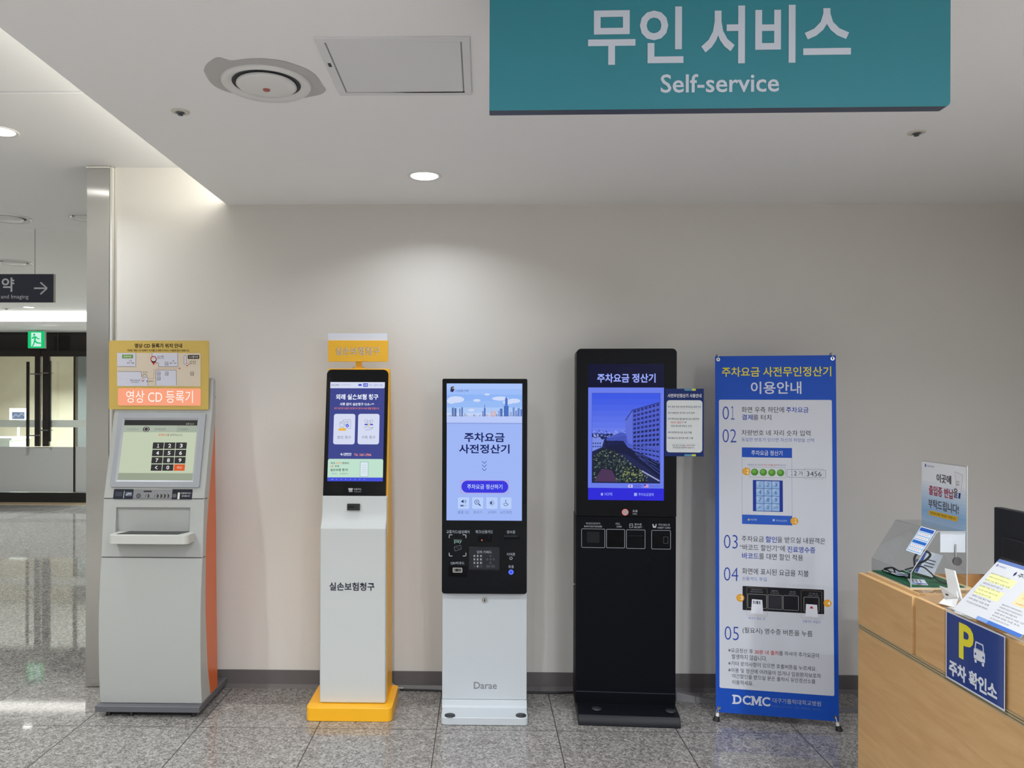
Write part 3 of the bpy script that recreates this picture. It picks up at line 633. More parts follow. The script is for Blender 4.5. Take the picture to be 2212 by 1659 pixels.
G.text('DCMC', 716.4, 829.7, 734, 834.2, (70, 84, 120), 0.0); G.text('대구가톨릭대학교병원', 735.5, 830.2, 757.6, 833, (130, 140, 165), 0)
G.rr(774.3, 829.6, 781.2, 833.8, 0.6, (62, 78, 200), 2); G.rr(784.7, 828, 794.8, 835.6, 0.8, (70, 84, 205), 2); G.text('신용', 786, 829.6, 793.5, 834, (220, 226, 245), 0.02, 3)
G.text('카드 결제 전용', 797, 829.7, 827, 834.6, (120, 136, 205), 0)
G.text('외래 실손보험 청구', 725.8, 851.2, 817.3, 863.3, (232, 238, 250), 0.03)
G.text('서류 없이 실손청구 O.K~^^', 734, 869.8, 808.3, 876.2, (232, 238, 250), 0.02)
G.text('과거 청구한 진료건 재 청구시 청구수수료 환불 안됩니다.', 721.8, 879.8, 819.5, 884.3, (232, 130, 110), 0.01)
G.rr(720.6, 894, 766.8, 959.8, 5, WH, 1); G.rr(773.2, 894, 819.3, 959.8, 5, WH, 1)
ol = (96, 102, 130)
G.frame(741, 906.5, 757.5, 925.5, 0.5, ol, 2); G.line([(744.5, 910.5), (754, 910.5)], 0.6, ol, 2); G.line([(747, 913.5), (754, 913.5)], 0.6, ol, 2)
G.ell(739.5, 916.5, 6, 6.3, WH, 3); G.ring(739.5, 916.5, 6.1, 0.6, ol, 4); G.line([(735.5, 913), (745, 917.5)], 0.6, ol, 4); G.ell(750.3, 919.5, 3.6, 3.6, (62, 84, 220), 4); G.line([(748.6, 919.5), (750, 921), (752.3, 918)], 0.8, (240, 240, 250), 5)
G.ppoly([(730.5, 930.5), (731.5, 926.5), (735, 924), (739, 925), (743, 924), (747, 926.5), (748, 930.5)], (232, 182, 74), 3)
for x, y in ((791, 909.5), (802.5, 909.5), (797, 912.5)): G.ring(x, y, 3.3, 0.5, ol, 3); 
G.ppoly([(787, 918.5), (788.5, 915.5), (794, 915.5), (795, 918.5)], (60, 74, 190), 3); G.ppoly([(799, 918.5), (800, 915.5), (805, 915.5), (806.5, 918.5)], (60, 74, 190), 3); G.ppoly([(794.5, 919.5), (795.5, 917), (799, 917), (800, 919.5)], (236, 190, 90), 4)
G.line([(786, 925.5), (790, 922), (795, 922.5), (800, 924.5), (806.5, 923), (803, 926.5), (797, 928.5), (791, 928), (790.5, 930.5)], 0.6, ol, 3)
G.text('본인 청구', 728.8, 941.3, 758, 948, (92, 98, 120), 0); G.text('가족 청구', 781, 941.3, 810.5, 948, (92, 98, 120), 0)
G.text('LEMON', 742, 978.3, 759, 982.2, (225, 230, 245), 0.03); G.line([(742, 984), (759, 984)], 1.2, (190, 198, 225), 2); G.line([(735, 981.5), (741, 981.5)], 1, (225, 230, 245), 2); G.line([(738, 978.5), (738, 984.5)], 1, (225, 230, 245), 2); G.line([(736, 979.5), (740, 983.5)], 0.8, (225, 230, 245), 2)
G.text('Tel. 1661-2966', 764.8, 979.4, 802, 985, (240, 150, 130), 0.012)
gb1, gb0 = FT.loc(770, 991.4)[1], FT.loc(770, 1031.4)[1]; G.poly(rrpts(sl, gb0, sr, gb1, (0, 0, 0.01, 0.01)), (190, 224, 204), 1); G.poly([(sl, sb), (sr, sb), (sr, gb0), (sl, gb0)], (66, 80, 215), 1)
tg = (52, 76, 72)
G.text('최대', 714.3, 998, 723.5, 1002.6, tg, 0.015); G.text('3년치', 725.5, 998, 737.5, 1002.6, (226, 130, 70), 0.015); G.text('병원비,', 739.5, 998, 755, 1002.9, tg, 0.015)
G.text('3분', 713.9, 1004.9, 721, 1009.3, (226, 130, 70), 0.015); G.text('만에', 723.5, 1004.9, 732.2, 1009.3, tg, 0.015); G.text('실손보험 청구!', 713.6, 1012, 752, 1017.7, tg, 0.02)
G.text('청구의신', 717, 1021.8, 727.5, 1024.6, (90, 110, 190), 0.01); G.text('공식홈페이지', 734, 1021.8, 751, 1024.6, (90, 110, 100), 0.005)
G.rr(777.8, 997.5, 795.6, 1029.6, 1.5, (110, 140, 150), 2); G.rr(778.5, 998.2, 794.9, 1029, 1.2, (216, 232, 238), 3)
for y in (1005, 1010, 1014, 1018, 1022): G.line([(781.5, y), (791.5, y)], 0.5, (150, 168, 180), 4)
G.line([(716, 1035.5), (720, 1035.5)], 0.8, (190, 200, 245), 2)
for i in range(7): G.ell(727+10*i, 1035.5, 1, 1, (150, 160, 240), 2, 10)
obj('screen', mb, K, label='lit navy screen with two white buttons')
mb = MB(); G = Gfx(FT, mb, INK)
G.ppoly([(752.5, 1054.5), (762.5, 1054.5), (761, 1059.5), (753.5, 1059.5)], (190, 192, 196), 1); G.rect(751.8, 1055.8, 763, 1056.8, (120, 122, 126), 2); G.rect(753.5, 1060.6, 761.5, 1062.6, (170, 172, 176), 1)
G.text('신용카드', 764.5, 1054.6, 780.9, 1059.2, (196, 198, 200), 0.0); G.line([(764.8, 1062.3), (780, 1062.3)], 1, (130, 132, 136), 1)
obj('card_mark', mb, K, label='white card symbol')
FR = Fr((0, 4.0955, 1.085), (1, 0, 0), (0, 0.007, 0.06)); a0, b0, a1, b1 = Gfx(FR, MB(), INK).ab(750.5, 1088, 778, 1102.3)
o = obj('card_reader', MB().fprism(FR, rrpts(a0, b0, a1, b1, 0.003), -0.01, 0.012, P((18, 18, 20), 0.35)), K, bevel=0.001, label='black card reader')
G = Gfx(FR, mb := MB(), INK, 0.0125); G.rect(753, 1093.5, 766, 1096.5, (6, 6, 7), 0); G.rect(756, 1090, 774, 1092, (40, 42, 46), 0); obj('card_slot', mb, o)
F = Fr((0, 4.052, 0)); mb = MB(); G = Gfx(F, mb, INK); G.text('실손보험청구', 711.4, 1257.6, 809, 1275.6, (44, 44, 62), 0.022)
obj('lettering', mb, K, label='dark lettering on the white cover')
# sign on top
F = Fr((0, 4.225, 0)); G0 = Gfx(F, MB(), INK); a0, b0, a1, b1 = G0.ab(708.5, 735.3, 838, 781)
obj('sign_plate', MB().fprism(F, [(a0, b0), (a1, b0), (a1, b1), (a0, b1)], -0.02, 0, P((240, 182, 40), 0.4)), K, bevel=0.0015, label='yellow sign plate')
mb = MB(); G = Gfx(F, mb, INK); G.text('실손보험청구', 725, 749.5, 820.5, 767, (214, 206, 198), -0.002); G.text('실손보험청구', 724.4, 749, 819.9, 766.4, (120, 108, 90), 0.0, 1)
obj('sign_lettering', mb, K, label='pale cut-out letters')
e0, f0, e1, f1 = G0.ab(708.3, 719.8, 836.4, 735.3)
obj('acrylic_plate', MB().fbox(F, e0, e1, f0-0.03, f1, -0.016, -0.006, P((218, 222, 234), 0.15)), K, label='white acrylic plate')
a0, b0, a1, b1 = G0.ab(767.5, 781, 780.5, 797.5); obj('sign_stem', MB().fbox(F, a0, a1, b0-0.02, b1, -0.03, -0.012, YELLOW), K, bevel=0.001)
a0, b0, a1, b1 = G0.ab(760, 794.5, 788, 797); obj('stem_bracket', MB().fbox(F, a0, a1, b0-0.01, b1, -0.034, -0.006, YELLOW), K)
for x in (764, 784.5):
    p = aY(x, 794, 4.235); obj('bracket_bolt', MB().cyl((p.x, 4.235, p.z-0.004), (p.x, 4.235, p.z+0.005), 0.005, 0.003, P((170, 150, 110), 0.3, 0.7), 12), K)

# ================================================================== KIOSK: PARKING PAYMENT, white with a light blue screen
K = thing('parking_kiosk', 'white parking payment kiosk with black control panel and pale blue screen', 'kiosk', (0.02, 4.15, 0))
FZ = Fr((0, 0, 0), (1, 0, 0), (0, 1, 0))
WB = P((194, 200, 205), 0.36)
obj('foot_plate', MB().fprism(FZ, rrpts(-0.2015, 3.962, 0.240, 4.26, (0.022, 0.022, 0.01, 0.01), 8), 0.001, 0.04, WB), K, bevel=0.004, label='white foot plate')
F = Fr((0, 4.112, 0)); a0, a1 = F.sa(955.3, 0.5), F.sa(1138.3, 0.5)
obj('foot_bracket', MB().side([(4.085, 0.04), (4.098, 0.047), (4.104, 0.075), (4.2, 0.075), (4.2, 0.04)], a0, a1, WB), K, bevel=0.002)
obj('body', MB().fprism(F, [(a0, 0.075), (a1, 0.075), (a1, 1.745), (a0, 1.745)], -0.13, 0, WB), K, bevel=0.004, label='white body')
FP3 = Fr((0, 4.078, 0)); G0 = Gfx(FP3, MB(), INK); a0, b0, a1, b1 = G0.ab(955, 818, 1138.5, 1282)
CPm = MB().fprism(FP3, rrpts(a0, b0, a1, b1, (0.014, 0.014, 0.008, 0.008), 6), -0.033, 0, P((7, 10, 16), 0.12, 0, 0.18))
mb = MB(); G = Gfx(FP3, mb, LIT, 0.0008)
bg = (158, 182, 244)
G.rect(964.9, 828.3, 1127.8, 1123.9, bg, 0)
for i, (y0, y1, c) in enumerate(((828.3, 840, (168, 196, 250)), (840, 852, (156, 188, 248)), (852, 866, (142, 180, 245)), (866, 880, (150, 186, 244)), (880, 892, (172, 200, 246)), (892, 900.5, (196, 212, 248)))): G.rect(964.9, y0, 1127.8, y1, c, 1)
for x, y, rx, ry in ((985, 863, 18, 7), (975, 866, 10, 6), (1030, 865, 8, 3), (1081, 861, 18, 4.5), (1110, 866, 14, 5), (1018, 886, 7, 3), (1098, 869, 12, 4), (1052, 852, 6, 2)):
    x0, x1 = max(965.2, x-rx), min(1127.5, x+rx); G.ell((x0+x1)/2, y, (x1-x0)/2, ry, (206, 218, 248), 2)
def tower(x0, x1, y, c): G.rect(x0, y, x1, 899.5, c, 3)
for x0, x1, y, c in ((976, 980.5, 880.5, (92, 118, 176)), (981.5, 986, 881.5, (80, 108, 168)), (992, 995, 882.5, (112, 134, 188)), (996.5, 1000, 880, (92, 118, 176)), (1042, 1044.5, 888, (100, 128, 190)), (1045.3, 1049, 881, (84, 118, 190)), (1046.4, 1047.6, 874, (84, 118, 190)), (1060.5, 1063.5, 888, (206, 170, 180)), (1066, 1071, 888, (214, 178, 180)), (1076.5, 1079, 887, (118, 148, 210)), (1080, 1085.5, 882.5, (80, 112, 186)), (1088.5, 1098.5, 877, (70, 104, 176)), (1091, 1096.5, 860, (76, 116, 198)), (1092.6, 1094.5, 857, (76, 116, 198)), (1100.5, 1106, 890, (150, 170, 216)), (1107.5, 1111.5, 880, (106, 136, 200)), (1113, 1117, 887, (120, 148, 212)), (1118, 1122.5, 881.5, (100, 130, 198)), (1124, 1127.6, 884, (84, 116, 196))): tower(x0, x1, y, c)
for i in range(40):
    x = 966+i*4.05; h = random.uniform(1.5, 7); G.rect(x, 899.5-h, x+3.2, 899.5, random.choice(((150, 172, 214), (186, 196, 224), (128, 152, 204), (176, 176, 200))), 2)
G.rect(964.9, 899.5, 1127.8, 913, (184, 200, 248), 2); G.rect(964.9, 913, 1127.8, 915.5, (140, 160, 224), 2)
G.ppoly([(974, 836), (980, 834.5), (981.5, 841), (979, 847), (972.8, 846)], (44, 46, 78), 2); G.rect(977, 837.5, 982, 839.3, (220, 200, 170), 3)
G.text('다래파크텍', 984.3, 841.6, 1011.6, 847.2, (88, 108, 168), 0.004)
NB = (22, 34, 96)
G.text('주차요금', 1002.8, 934.3, 1089.9, 954.8, NB, 0.024); G.text('사전정산기', 991.5, 959.5, 1100.6, 979.4, NB, 0.024)
for y in (996, 1003.8, 1011.8): G.line([(1041.3, y), (1046.2, y+5.2), (1051, y)], 1.1, (52, 72, 150), 2)
G.frame(995.2, 1037.2, 1099, 1065.2, 0.7, (206, 110, 190), 2); G.rr(996.8, 1038.2, 1097.8, 1064, 12.4, (56, 56, 222), 2)
G.text('주차요금 정산하기', 1009.3, 1046, 1085.2, 1056.3, (200, 216, 250), 0.01, 3)
for x in (989, 1019.8, 1050.3, 1080.7): G.rr(x-0.5, 1074.3, x+25, 1099.8, 1.5, (148, 172, 228), 1); G.rr(x, 1074.3, x+24.4, 1099.2, 1.5, (182, 206, 250), 2)
ik = (26, 40, 100)
G.ppoly([(996.5, 1081.5), (998.5, 1081.5), (1001.5, 1078.8), (1001.5, 1087), (998.5, 1084.5), (996.5, 1084.5)], ik, 3); G.ring(1001.5, 1083, 3.4, 0.8, ik, 3, 10, -50, 50); G.ring(1001.5, 1083, 5.6, 0.8, ik, 3, 10, -50, 50)
for i, c in enumerate((ik, ik, (160, 180, 226), (160, 180, 226))): G.rect(994.8+3.5*i, 1090.5, 997.4+3.5*i, 1094, c, 3)
G.ring(1030, 1084.5, 5.2, 1.1, ik, 3); G.line([(1033.8, 1088.3), (1038, 1092.5)], 2, ik, 3); G.line([(1028, 1084.5), (1032, 1084.5)], 1, ik, 3); G.line([(1030, 1082.5), (1030, 1086.5)], 1, ik, 3)
G.ring(1062.3, 1086.3, 3.6, 0.8, ik, 3); G.poly([(lambda q: (q[0]+0.0085*0.9*math.cos(t), q[1]+0.0085*0.9*math.sin(t)))(FP3.loc(1062.3, 1086.3)) for t in [math.pi/2+math.pi*i/12 for i in range(13)]], ik, 3)
for i in range(8):
    t = math.pi*i/4; G.line([(1062.3+5*math.cos(t), 1086.3+5*math.sin(t)), (1062.3+7*math.cos(t), 1086.3+7*math.sin(t))], 0.7, ik, 3)
G.ell(1092.4, 1081, 1.1, 1.1, ik, 3, 10); G.line([(1092.4, 1082.5), (1092.8, 1087.5), (1096, 1087.5), (1097.6, 1091.5)], 1, ik, 3); G.ring(1092.3, 1089, 4.2, 0.9, ik, 3, 18, 120, 345)
for tx, x0, x1 in (('볼륨 2단', 989, 1013.6), ('돋보기', 1022.7, 1041.2), ('고대비', 1053, 1071.9), ('낮은화면', 1080.7, 1105.3)): G.text(tx, x0, 1103.2, x1, 1109.7, (104, 122, 176), 0)
obj('screen', mb, K, label='lit pale blue screen with city skyline')
mb = CPm; G = Gfx(FP3, mb, INK); tc = (176, 184, 196)
for tx, x0, y0, x1, y1 in (('교통카드/삼성페이', 964.4, 1145, 1014, 1152.2), ('체크/신용카드', 1027, 1145, 1065, 1152.2), ('영수증', 1094.9, 1145.8, 1112.9, 1152.8), ('이어폰', 1094.9, 1194, 1112.9, 1200.6), ('호출', 1098, 1220.8, 1110, 1227), ('QR/바코드', 973.4, 1213, 1003.2, 1219.6)): G.text(tx, x0, y0, x1, y1, tc, 0.002)
G.text('SAMSUNG', 980, 1165, 997.5, 1167.4, (120, 140, 136), 0.01); G.text('pay', 981.2, 1167.6, 997.5, 1174.3, (140, 176, 168), 0.004)
for sx, sy, x, y in ((1, 1, 970.4, 1155.2), (-1, 1, 1006.5, 1155.2), (1, -1, 970.4, 1201), (-1, -1, 1006.5, 1201)): G.line([(x+7*sx, y), (x+1.0*sx, y), (x, y+1.0*sy), (x, y+7*sy)], 1.3, (196, 202, 208), 1)
q = [(981, 1181.5), (995, 1177.8), (996.8, 1186), (983, 1190.2)]; G.line(q+[q[0]], 0.7, (120, 130, 138), 1); G.text('T-money', 984.5, 1182.6, 993.5, 1185, (120, 130, 138), 0)
G.ring(1103.8, 1206, 3.2, 1.0, (190, 196, 200), 1)
obj('control_panel', mb, K, bevel=0.002, label='black glass control panel with pale labels')
def inset(name, x0, y0, x1, y1, m, d=0.003, label=None):
    a0, b0, a1, b1 = G0.ab(x0, y0, x1, y1); return obj(name, MB().fprism(FP3, rrpts(a0, b0, a1, b1, 0.002), -0.001, d, m), K, bevel=0.0008, label=label)
o = inset('card_reader', 1032, 1155.5, 1062.5, 1170.5, P((5, 6, 9), 0.3, 0, 0.12), 0.006)
G = Gfx(FP3, mb := MB(), LIT, 0.0065); G.ell(1040.9, 1166.4, 1.5, 1.5, (255, 120, 110), 0, 12); obj('indicator_light', mb, o, label='glowing red light')
G = Gfx(FP3, mb := MB(), LIT, 0.0065); G.ell(1057, 1160, 0.7, 0.7, (70, 90, 200), 0, 10); obj('indicator_light', mb, o, label='tiny blue light')
o = inset('receipt_slot', 1088, 1156.3, 1120.5, 1165, P((4, 5, 8), 0.4, 0, 0.12), 0.002); G = Gfx(FP3, mb := MB(), INK, 0.0025); G.rect(1088, 1156.3, 1119.5, 1159.6, (40, 44, 52), 0); obj('slot_lip', mb, o)
o = inset('number_keypad', 1013, 1181, 1079.2, 1230.3, P((34, 35, 42), 0.4, 0, 0.25), 0.005, 'dark grey keypad plate')
G = Gfx(FP3, mb := MB(), INK, 0.0055); G.text('입력 키패드', 1030, 1189, 1062.2, 1195, tc, 0.002)
for r in range(4):
    for c in range(3):
        x = 1025.6+7.1*c; y = 1200.4+7.5*r; ok = r < 3 or c == 1
        G.rect(x-2.6, y-2.6, x+2.6, y+2.6, (70, 72, 78) if ok else (60, 60, 66), 1)
        if ok: G.rect(x-2.4, y-2, x+0.2, y+2, (170, 176, 180), 2)
for x, y in ((1059.5, 1200.4), (1052.4, 1207.8), (1059.5, 1207.8), (1066.5, 1207.8), (1059.5, 1215.4)): G.ell(x, y, 2.7, 2.7, (68, 70, 78), 1, 16)
for x in (1050, 1060.7): G.rect(x, 1220, x+8.5, 1225.5, (66, 68, 76), 1)
obj('keypad_keys', mb, o)
o = inset('code_scanner', 968.6, 1222.7, 1008.3, 1246.2, P((3, 4, 8), 0.2, 0, 0.12), 0.002, 'black code scanner window')
G = Gfx(FP3, mb := MB(), INK, 0.0026); G.frame(978, 1226, 998.7, 1236.6, 1.6, (170, 170, 164), 0); G.rect(979.6, 1227.6, 997, 1235, (110, 112, 108), 0); G.rect(984, 1228.5, 990.5, 1234, (36, 38, 40), 1); G.rect(992, 1228.5, 995, 1234, (60, 62, 62), 1); obj('scanner_window', mb, o)
G = Gfx(FP3, mb := MB(), LIT, 0.003); G.ring(1103.9, 1235.6, 5.6, 3.4, (96, 120, 255), 0); G.ell(1103.9, 1235.6, 2.2, 2.2, (40, 60, 220), 0); obj('call_button', mb, K, label='glowing blue ring button')
F = Fr((0, 4.112, 0)); p = aY(1047, 1295.6, 4.112)
o = obj('lock', MB().cyl((p.x, 4.105, p.z), (p.x, 4.114, p.z), 0.0135, 0.0135, P((180, 178, 172), 0.22, 1.0), 28), K, label='round chrome lock'); obj('keyhole', MB().box(p.x-0.003, p.x+0.003, 4.1035, 4.106, p.z-0.006, p.z+0.006, P((60, 58, 54), 0.3, 1.0)), o)
mb = MB(); G = Gfx(F, mb, INK); G.text('Darae', 1023.5, 1472.8, 1073.3, 1487.9, (132, 132, 140), 0.012); obj('lettering', mb, K, label='grey maker lettering')
for x in (972, 1125.3):
    p = fl(x, 1545.5, 0.041); obj('bolt_cap', MB().lathe((p.x, p.y, 0.04), [(0.027, 0), (0.026, 0.004), (0.0005, 0.0055)], P((42, 44, 48), 0.5), 28), K, label='black round cap')

# ================================================================== KIOSK: PARKING PAYMENT, black
pL, pR = fl(1249, 1567), fl(1471, 1574.5)
F4 = Fr(tuple(pL), tuple(pR-pL), (0, 0, 1)); w4 = (pR-pL).length; DB = 0.145
K = thing('parking_kiosk', 'black parking payment kiosk with a deep blue screen and side board', 'kiosk', tuple(F4.pt(w4/2, 0, -0.2)))
bm_ = [(0.0, 0.0), (0.004, 0.03), (0.02, 0.05), (0.06, 0.058), (0.14, 0.06), (0.43, 0.06), (0.43, 0.0)]
mb = MB(); n = len(bm_); A = [F4.pt(0, z, -d) for d, z in bm_]; Bv = [F4.pt(w4, z, -d) for d, z in bm_]
BK = P((6, 9, 15), 0.5, 0, 0.1); BK2 = P((14, 16, 22), 0.42, 0, 0.25)
mb.add(A, [list(range(n))], BK2); mb.add(Bv, [list(range(n))[::-1]], BK2); mb.add(A+Bv, [(i, n+i, n+(i+1) % n, (i+1) % n) for i in range(n)], BK2)
obj('foot_plate', mb, K, bevel=0.003, label='black curved foot plate')
FB = Fr(tuple(F4.pt(0, 0, -DB)), tuple(F4.ex)); G0 = Gfx(FB, MB(), INK)
a0 = FB.sa(1243.5, 0.5); a1 = FB.sa(1459.5, 0.5); zt = FB.loc(1350, 753)[1]; zs = FB.loc(1350, 1115.5)[1]; zc = FB.loc(1350, 1496)[1]
LCm = MB().fprism(FB, [(a0, 0.06), (a1, 0.06), (a1, zs-0.003), (a0, zs-0.003)], -0.2, 0, BK)
obj('plinth_seam', MB().fbox(FB, a0+0.002, a1-0.002, zc-0.002, zc+0.002, -0.002, 0.0012, P((40, 44, 54), 0.4)), K)
a2 = FB.sa(1246, 1.5); a3 = FB.sa(1462, 1.5)
DHm = MB().fprism(FB, rrpts(a0+0.001, zs, a1+0.002, zt, (0.002, 0.002, 0.024, 0.024), 8), -0.17, 0.0, P((8, 10, 15), 0.4, 0, 0.12))
mb = MB(); G = Gfx(FB, mb, LIT, 0.001)
x0, y0, x1, y1 = 1270.3, 786, 1434, 1079.5
G.rect(x0, y0, x1, 837, (6, 8, 44), 0); G.rect(x0, 837, x1, 1053.5, (104, 124, 232), 0); G.rect(x0, 1053.5, x1, y1, (44, 40, 214), 0)
G.text('주차요금 정산기', 1290, 807, 1416, 826.5, (150, 166, 248), 0.026)
G.text('주차요금정산기', 1336, 793, 1378, 798, (20, 24, 62), 0.0)
PX0, PY0, PX1, PY1 = 1279, 849.3, 1425.5, 1042.5
G.rect(PX0-0.6, PY0-0.6, PX1+0.6, PY1+0.6, (50, 60, 150), 1)
for i in range(7): 
    k = i/6; G.rect(PX0, PY0+12.5*i, PX1, PY0+12.5*(i+1), (int(58+44*k), int(86+36*k), int(226+6*k)), 2)
G.rect(PX0, 936, PX1, PY1, (30, 36, 78), 2)
random.seed(3)
for i in range(110):
    x = random.uniform(PX0+1, 1352); y = random.uniform(929, 948); ww = random.uniform(1.5, 5); h = random.uniform(1, 4)
    G.rect(x, y, min(x+ww, PX1), y+h, random.choice(((120, 140, 226), (92, 112, 206), (150, 164, 238), (64, 80, 170))), 3)
G.ppoly([(1351, 908), (1366, 886), (PX1, 869), (PX1, 1020), (1351, 962)], (76, 92, 200), 3)          # hospital block
G.ppoly([(1351, 908), (1366, 886), (1366, 962), (1351, 950)], (92, 108, 212), 4)
G.line([(1351, 908), (1366, 886), (PX1-0.5, 869.5)], 1.6, (34, 42, 110), 5)
for r in range(9):
    for c in range(7):
        X = 1368+8.3*c; yt = (884-17*(c*8.3)/60)+3+(9.2+0.25*c)*r
        G.ppoly([(X, yt), (X+5.6, yt-1.5), (X+5.6, yt+3.6), (X, yt+4.6)], (36, 44, 116) if r < 5 else (28, 36, 84), 5)
G.ppoly([(1310, 948), (1338, 934), (1352, 936), (1356, 956), (1312, 964)], (70, 86, 186), 4)
for i in range(6): G.line([(1312, 949+2.6*i), (1354, 942+3*i)], 0.6, (40, 50, 120), 5)
G.ppoly([(1307, 952), (1346, 952), (1356, 966), (PX1, 1000), (PX1, 1034), (1404, 1016), (1356, 982), (1309, 972)], (20, 26, 62), 5)
for i in range(9): G.line([(1353+3*i, 957+3.6*i), (PX1-0.5, 966+7.2*i)], 1.3 if i % 2 else 0.7, (64, 80, 160) if i % 2 else (88, 104, 190), 6)
for i in range(7):
    for k in range(4): X = 1368+8.3*i; yy = 966+7.4*k+0.42*(X-1366)*(0.35+0.12*k); G.ppoly([(X, yy), (X+5.4, yy+1.3+0.3*k), (X+5.4, yy+4.0+0.3*k), (X, yy+2.8)], (22, 28, 72), 7) if yy+6 < PY1 else None
G.line([(1386, 1017), (PX1-1, 1039)], 3, (150, 158, 200), 6)
G.ppoly([(PX0, 944), (1305, 950), (1300, 966), (PX0, 975)], (120, 138, 222), 4)
for i in range(4): G.rect(PX0+1+5*i, 956, PX0+4+5*i, 959, (50, 62, 140), 5); G.rect(PX0+1+5*i, 963, PX0+4+5*i, 966, (50, 62, 140), 5)
G.ppoly([(PX0, 985), (1300, 968), (1330, 972), (1352, 998), (1380, 1012), (1398, PY1-0.3), (PX0, PY1-0.3)], (24, 32, 46), 6)
G.ppoly([(1282, 1040), (1300, 1012), (1322, 1016), (1334, 1041)], (74, 50, 84), 7)
def inpic(x, y): return y > 970+0.4*abs(x-1312) and (x < 1330 or y > 975+0.75*(x-1330)) and not (1290 < x < 1330 and y > 1012)
cnt = 0
while cnt < 420:
    x = random.uniform(PX0+2, 1400); y = random.uniform(966, PY1-2)
    if not inpic(x, y): continue
    cnt += 1; s = random.uniform(0.8, 2.6); s = min(s, x-PX0-0.3, PY1-y-0.3)
    if s < 0.4: continue
    c = random.choice(((58, 76, 78), (84, 104, 92), (40, 56, 60), (110, 126, 110), (34, 46, 54))) if x < 1345 or y < 1008 else random.choice(((96, 116, 76), (126, 138, 84), (62, 82, 66), (150, 156, 104)))
    q = [(x+s*random.uniform(0.6, 1.1)*math.cos(t), y+s*random.uniform(0.5, 0.9)*math.sin(t)) for t in [2*math.pi*k/7 for k in range(7)]]
    G.ppoly([(min(max(u, PX0), PX1), min(v, PY1)) for u, v in q], c, 8)
G.rr(1357, 1047, 1366.5, 1053, 0.5, (190, 200, 250), 2); G.ell(1361.6, 1050, 1.8, 1.8, (150, 60, 140), 3); G.rect(1367, 1046.8, 1385, 1053.2, (84, 92, 216), 2); G.text('한국어', 1368.5, 1048.3, 1383.5, 1052, (130, 146, 240), 0)
G.rect(1391, 1046.5, 1400.5, 1052.8, (206, 150, 200), 2); G.rect(1391, 1046.5, 1395, 1049.8, (50, 50, 170), 3); G.text('ENGLISH', 1403.5, 1048, 1424.5, 1052.3, (76, 90, 200), 0)
G.ppoly([(1297, 1067), (1300.2, 1063.6), (1303.4, 1067), (1302.5, 1067), (1302.5, 1070.4), (1298, 1070.4), (1298, 1067)], (150, 165, 250), 2); G.text('HOME', 1306, 1064, 1323, 1070.2, (150, 165, 250), 0.0)
G.rr(1369.5, 1064.5, 1376, 1071.3, 1, (150, 165, 250), 2); G.text('주차요금결제', 1379, 1064.6, 1411.5, 1071.4, (150, 165, 250), 0.008)
obj('screen', mb, K, label='lit deep blue screen showing a hospital building')
G = Gfx(FB, DHm, INK); tc = (186, 190, 198)
G.text('호출', 1366.3, 1101.2, 1377.3, 1106, tc, 0.002); G.text('CALL', 1366.5, 1107.8, 1376.5, 1111.5, tc, 0.0)
obj('display_head', DHm, K, bevel=0.004, label='black display head'); G = Gfx(FB, mb := LCm, INK)
for fx in ((1255.8, 1141.6, 1306.9, 1182.8), (1309.5, 1142.6, 1350, 1183.6), (1352.6, 1143.6, 1394, 1185), (1407, 1145, 1449, 1186.2)): G.frame(*fx, 1.1, (150, 154, 162), 1, 2.5)
for tx, x0, y0, x1, y1 in (('바코드인식기', 1266, 1128.3, 1296, 1132.8), ('BARCODE READER', 1262, 1135, 1300.5, 1138.6), ('카드', 1329.5, 1129, 1339.5, 1133.6), ('CARD', 1332, 1135.6, 1343, 1139.2), ('영수증', 1370.5, 1130.2, 1386, 1135.2), ('RECEIPT', 1369.5, 1137, 1387, 1140.6), ('카드넣는곳', 1422, 1131, 1447, 1135.8), ('INSERT CARD', 1420.5, 1138, 1448, 1141.6)): G.text(tx, x0, y0, x1, y1, tc, 0.0)
G.frame(1359.5, 1131, 1367, 1140, 0.8, tc, 1, 1); G.line([(1361, 1135), (1365.5, 1135)], 0.8, tc, 1); G.ppoly([(1409, 1132), (1412, 1132), (1412, 1136), (1416, 1136), (1416, 1132), (1418.5, 1132), (1417, 1140), (1410.5, 1140)], tc, 1)
obj('lower_cabinet', mb, K, bevel=0.003, label='black lower cabinet with slot outlines')
def slot(name, x0, y0, x1, y1, m, c1=0.002, label=None):
    a0, b0, a1, b1 = G0.ab(x0, y0, x1, y1); return obj(name, MB().fprism(FB, rrpts(a0, b0, a1, b1, 0.002), -0.001, c1, m), K, label=label)
slot('barcode_reader', 1267.5, 1148.5, 1295, 1172, P((22, 24, 28), 0.3, 0, 0.2)); slot('card_reader', 1313, 1146.5, 1346.5, 1179.5, P((3, 4, 7), 0.25, 0, 0.1)); slot('receipt_slot', 1357.5, 1158, 1389, 1162, P((4, 4, 6), 0.3, 0, 0.1)); slot('receipt_lip', 1357.5, 1156.5, 1389, 1157.8, P((40, 42, 48), 0.3, 0, 0.2), 0.003)
o = slot('card_slot', 1413, 1157, 1444, 1175, P((5, 6, 9), 0.3, 0, 0.12)); G = Gfx(FB, mb := MB(), INK, 0.0026); G.frame(1433, 1159, 1443, 1174, 0.8, (90, 94, 102), 0); obj('slot_mark', mb, o)
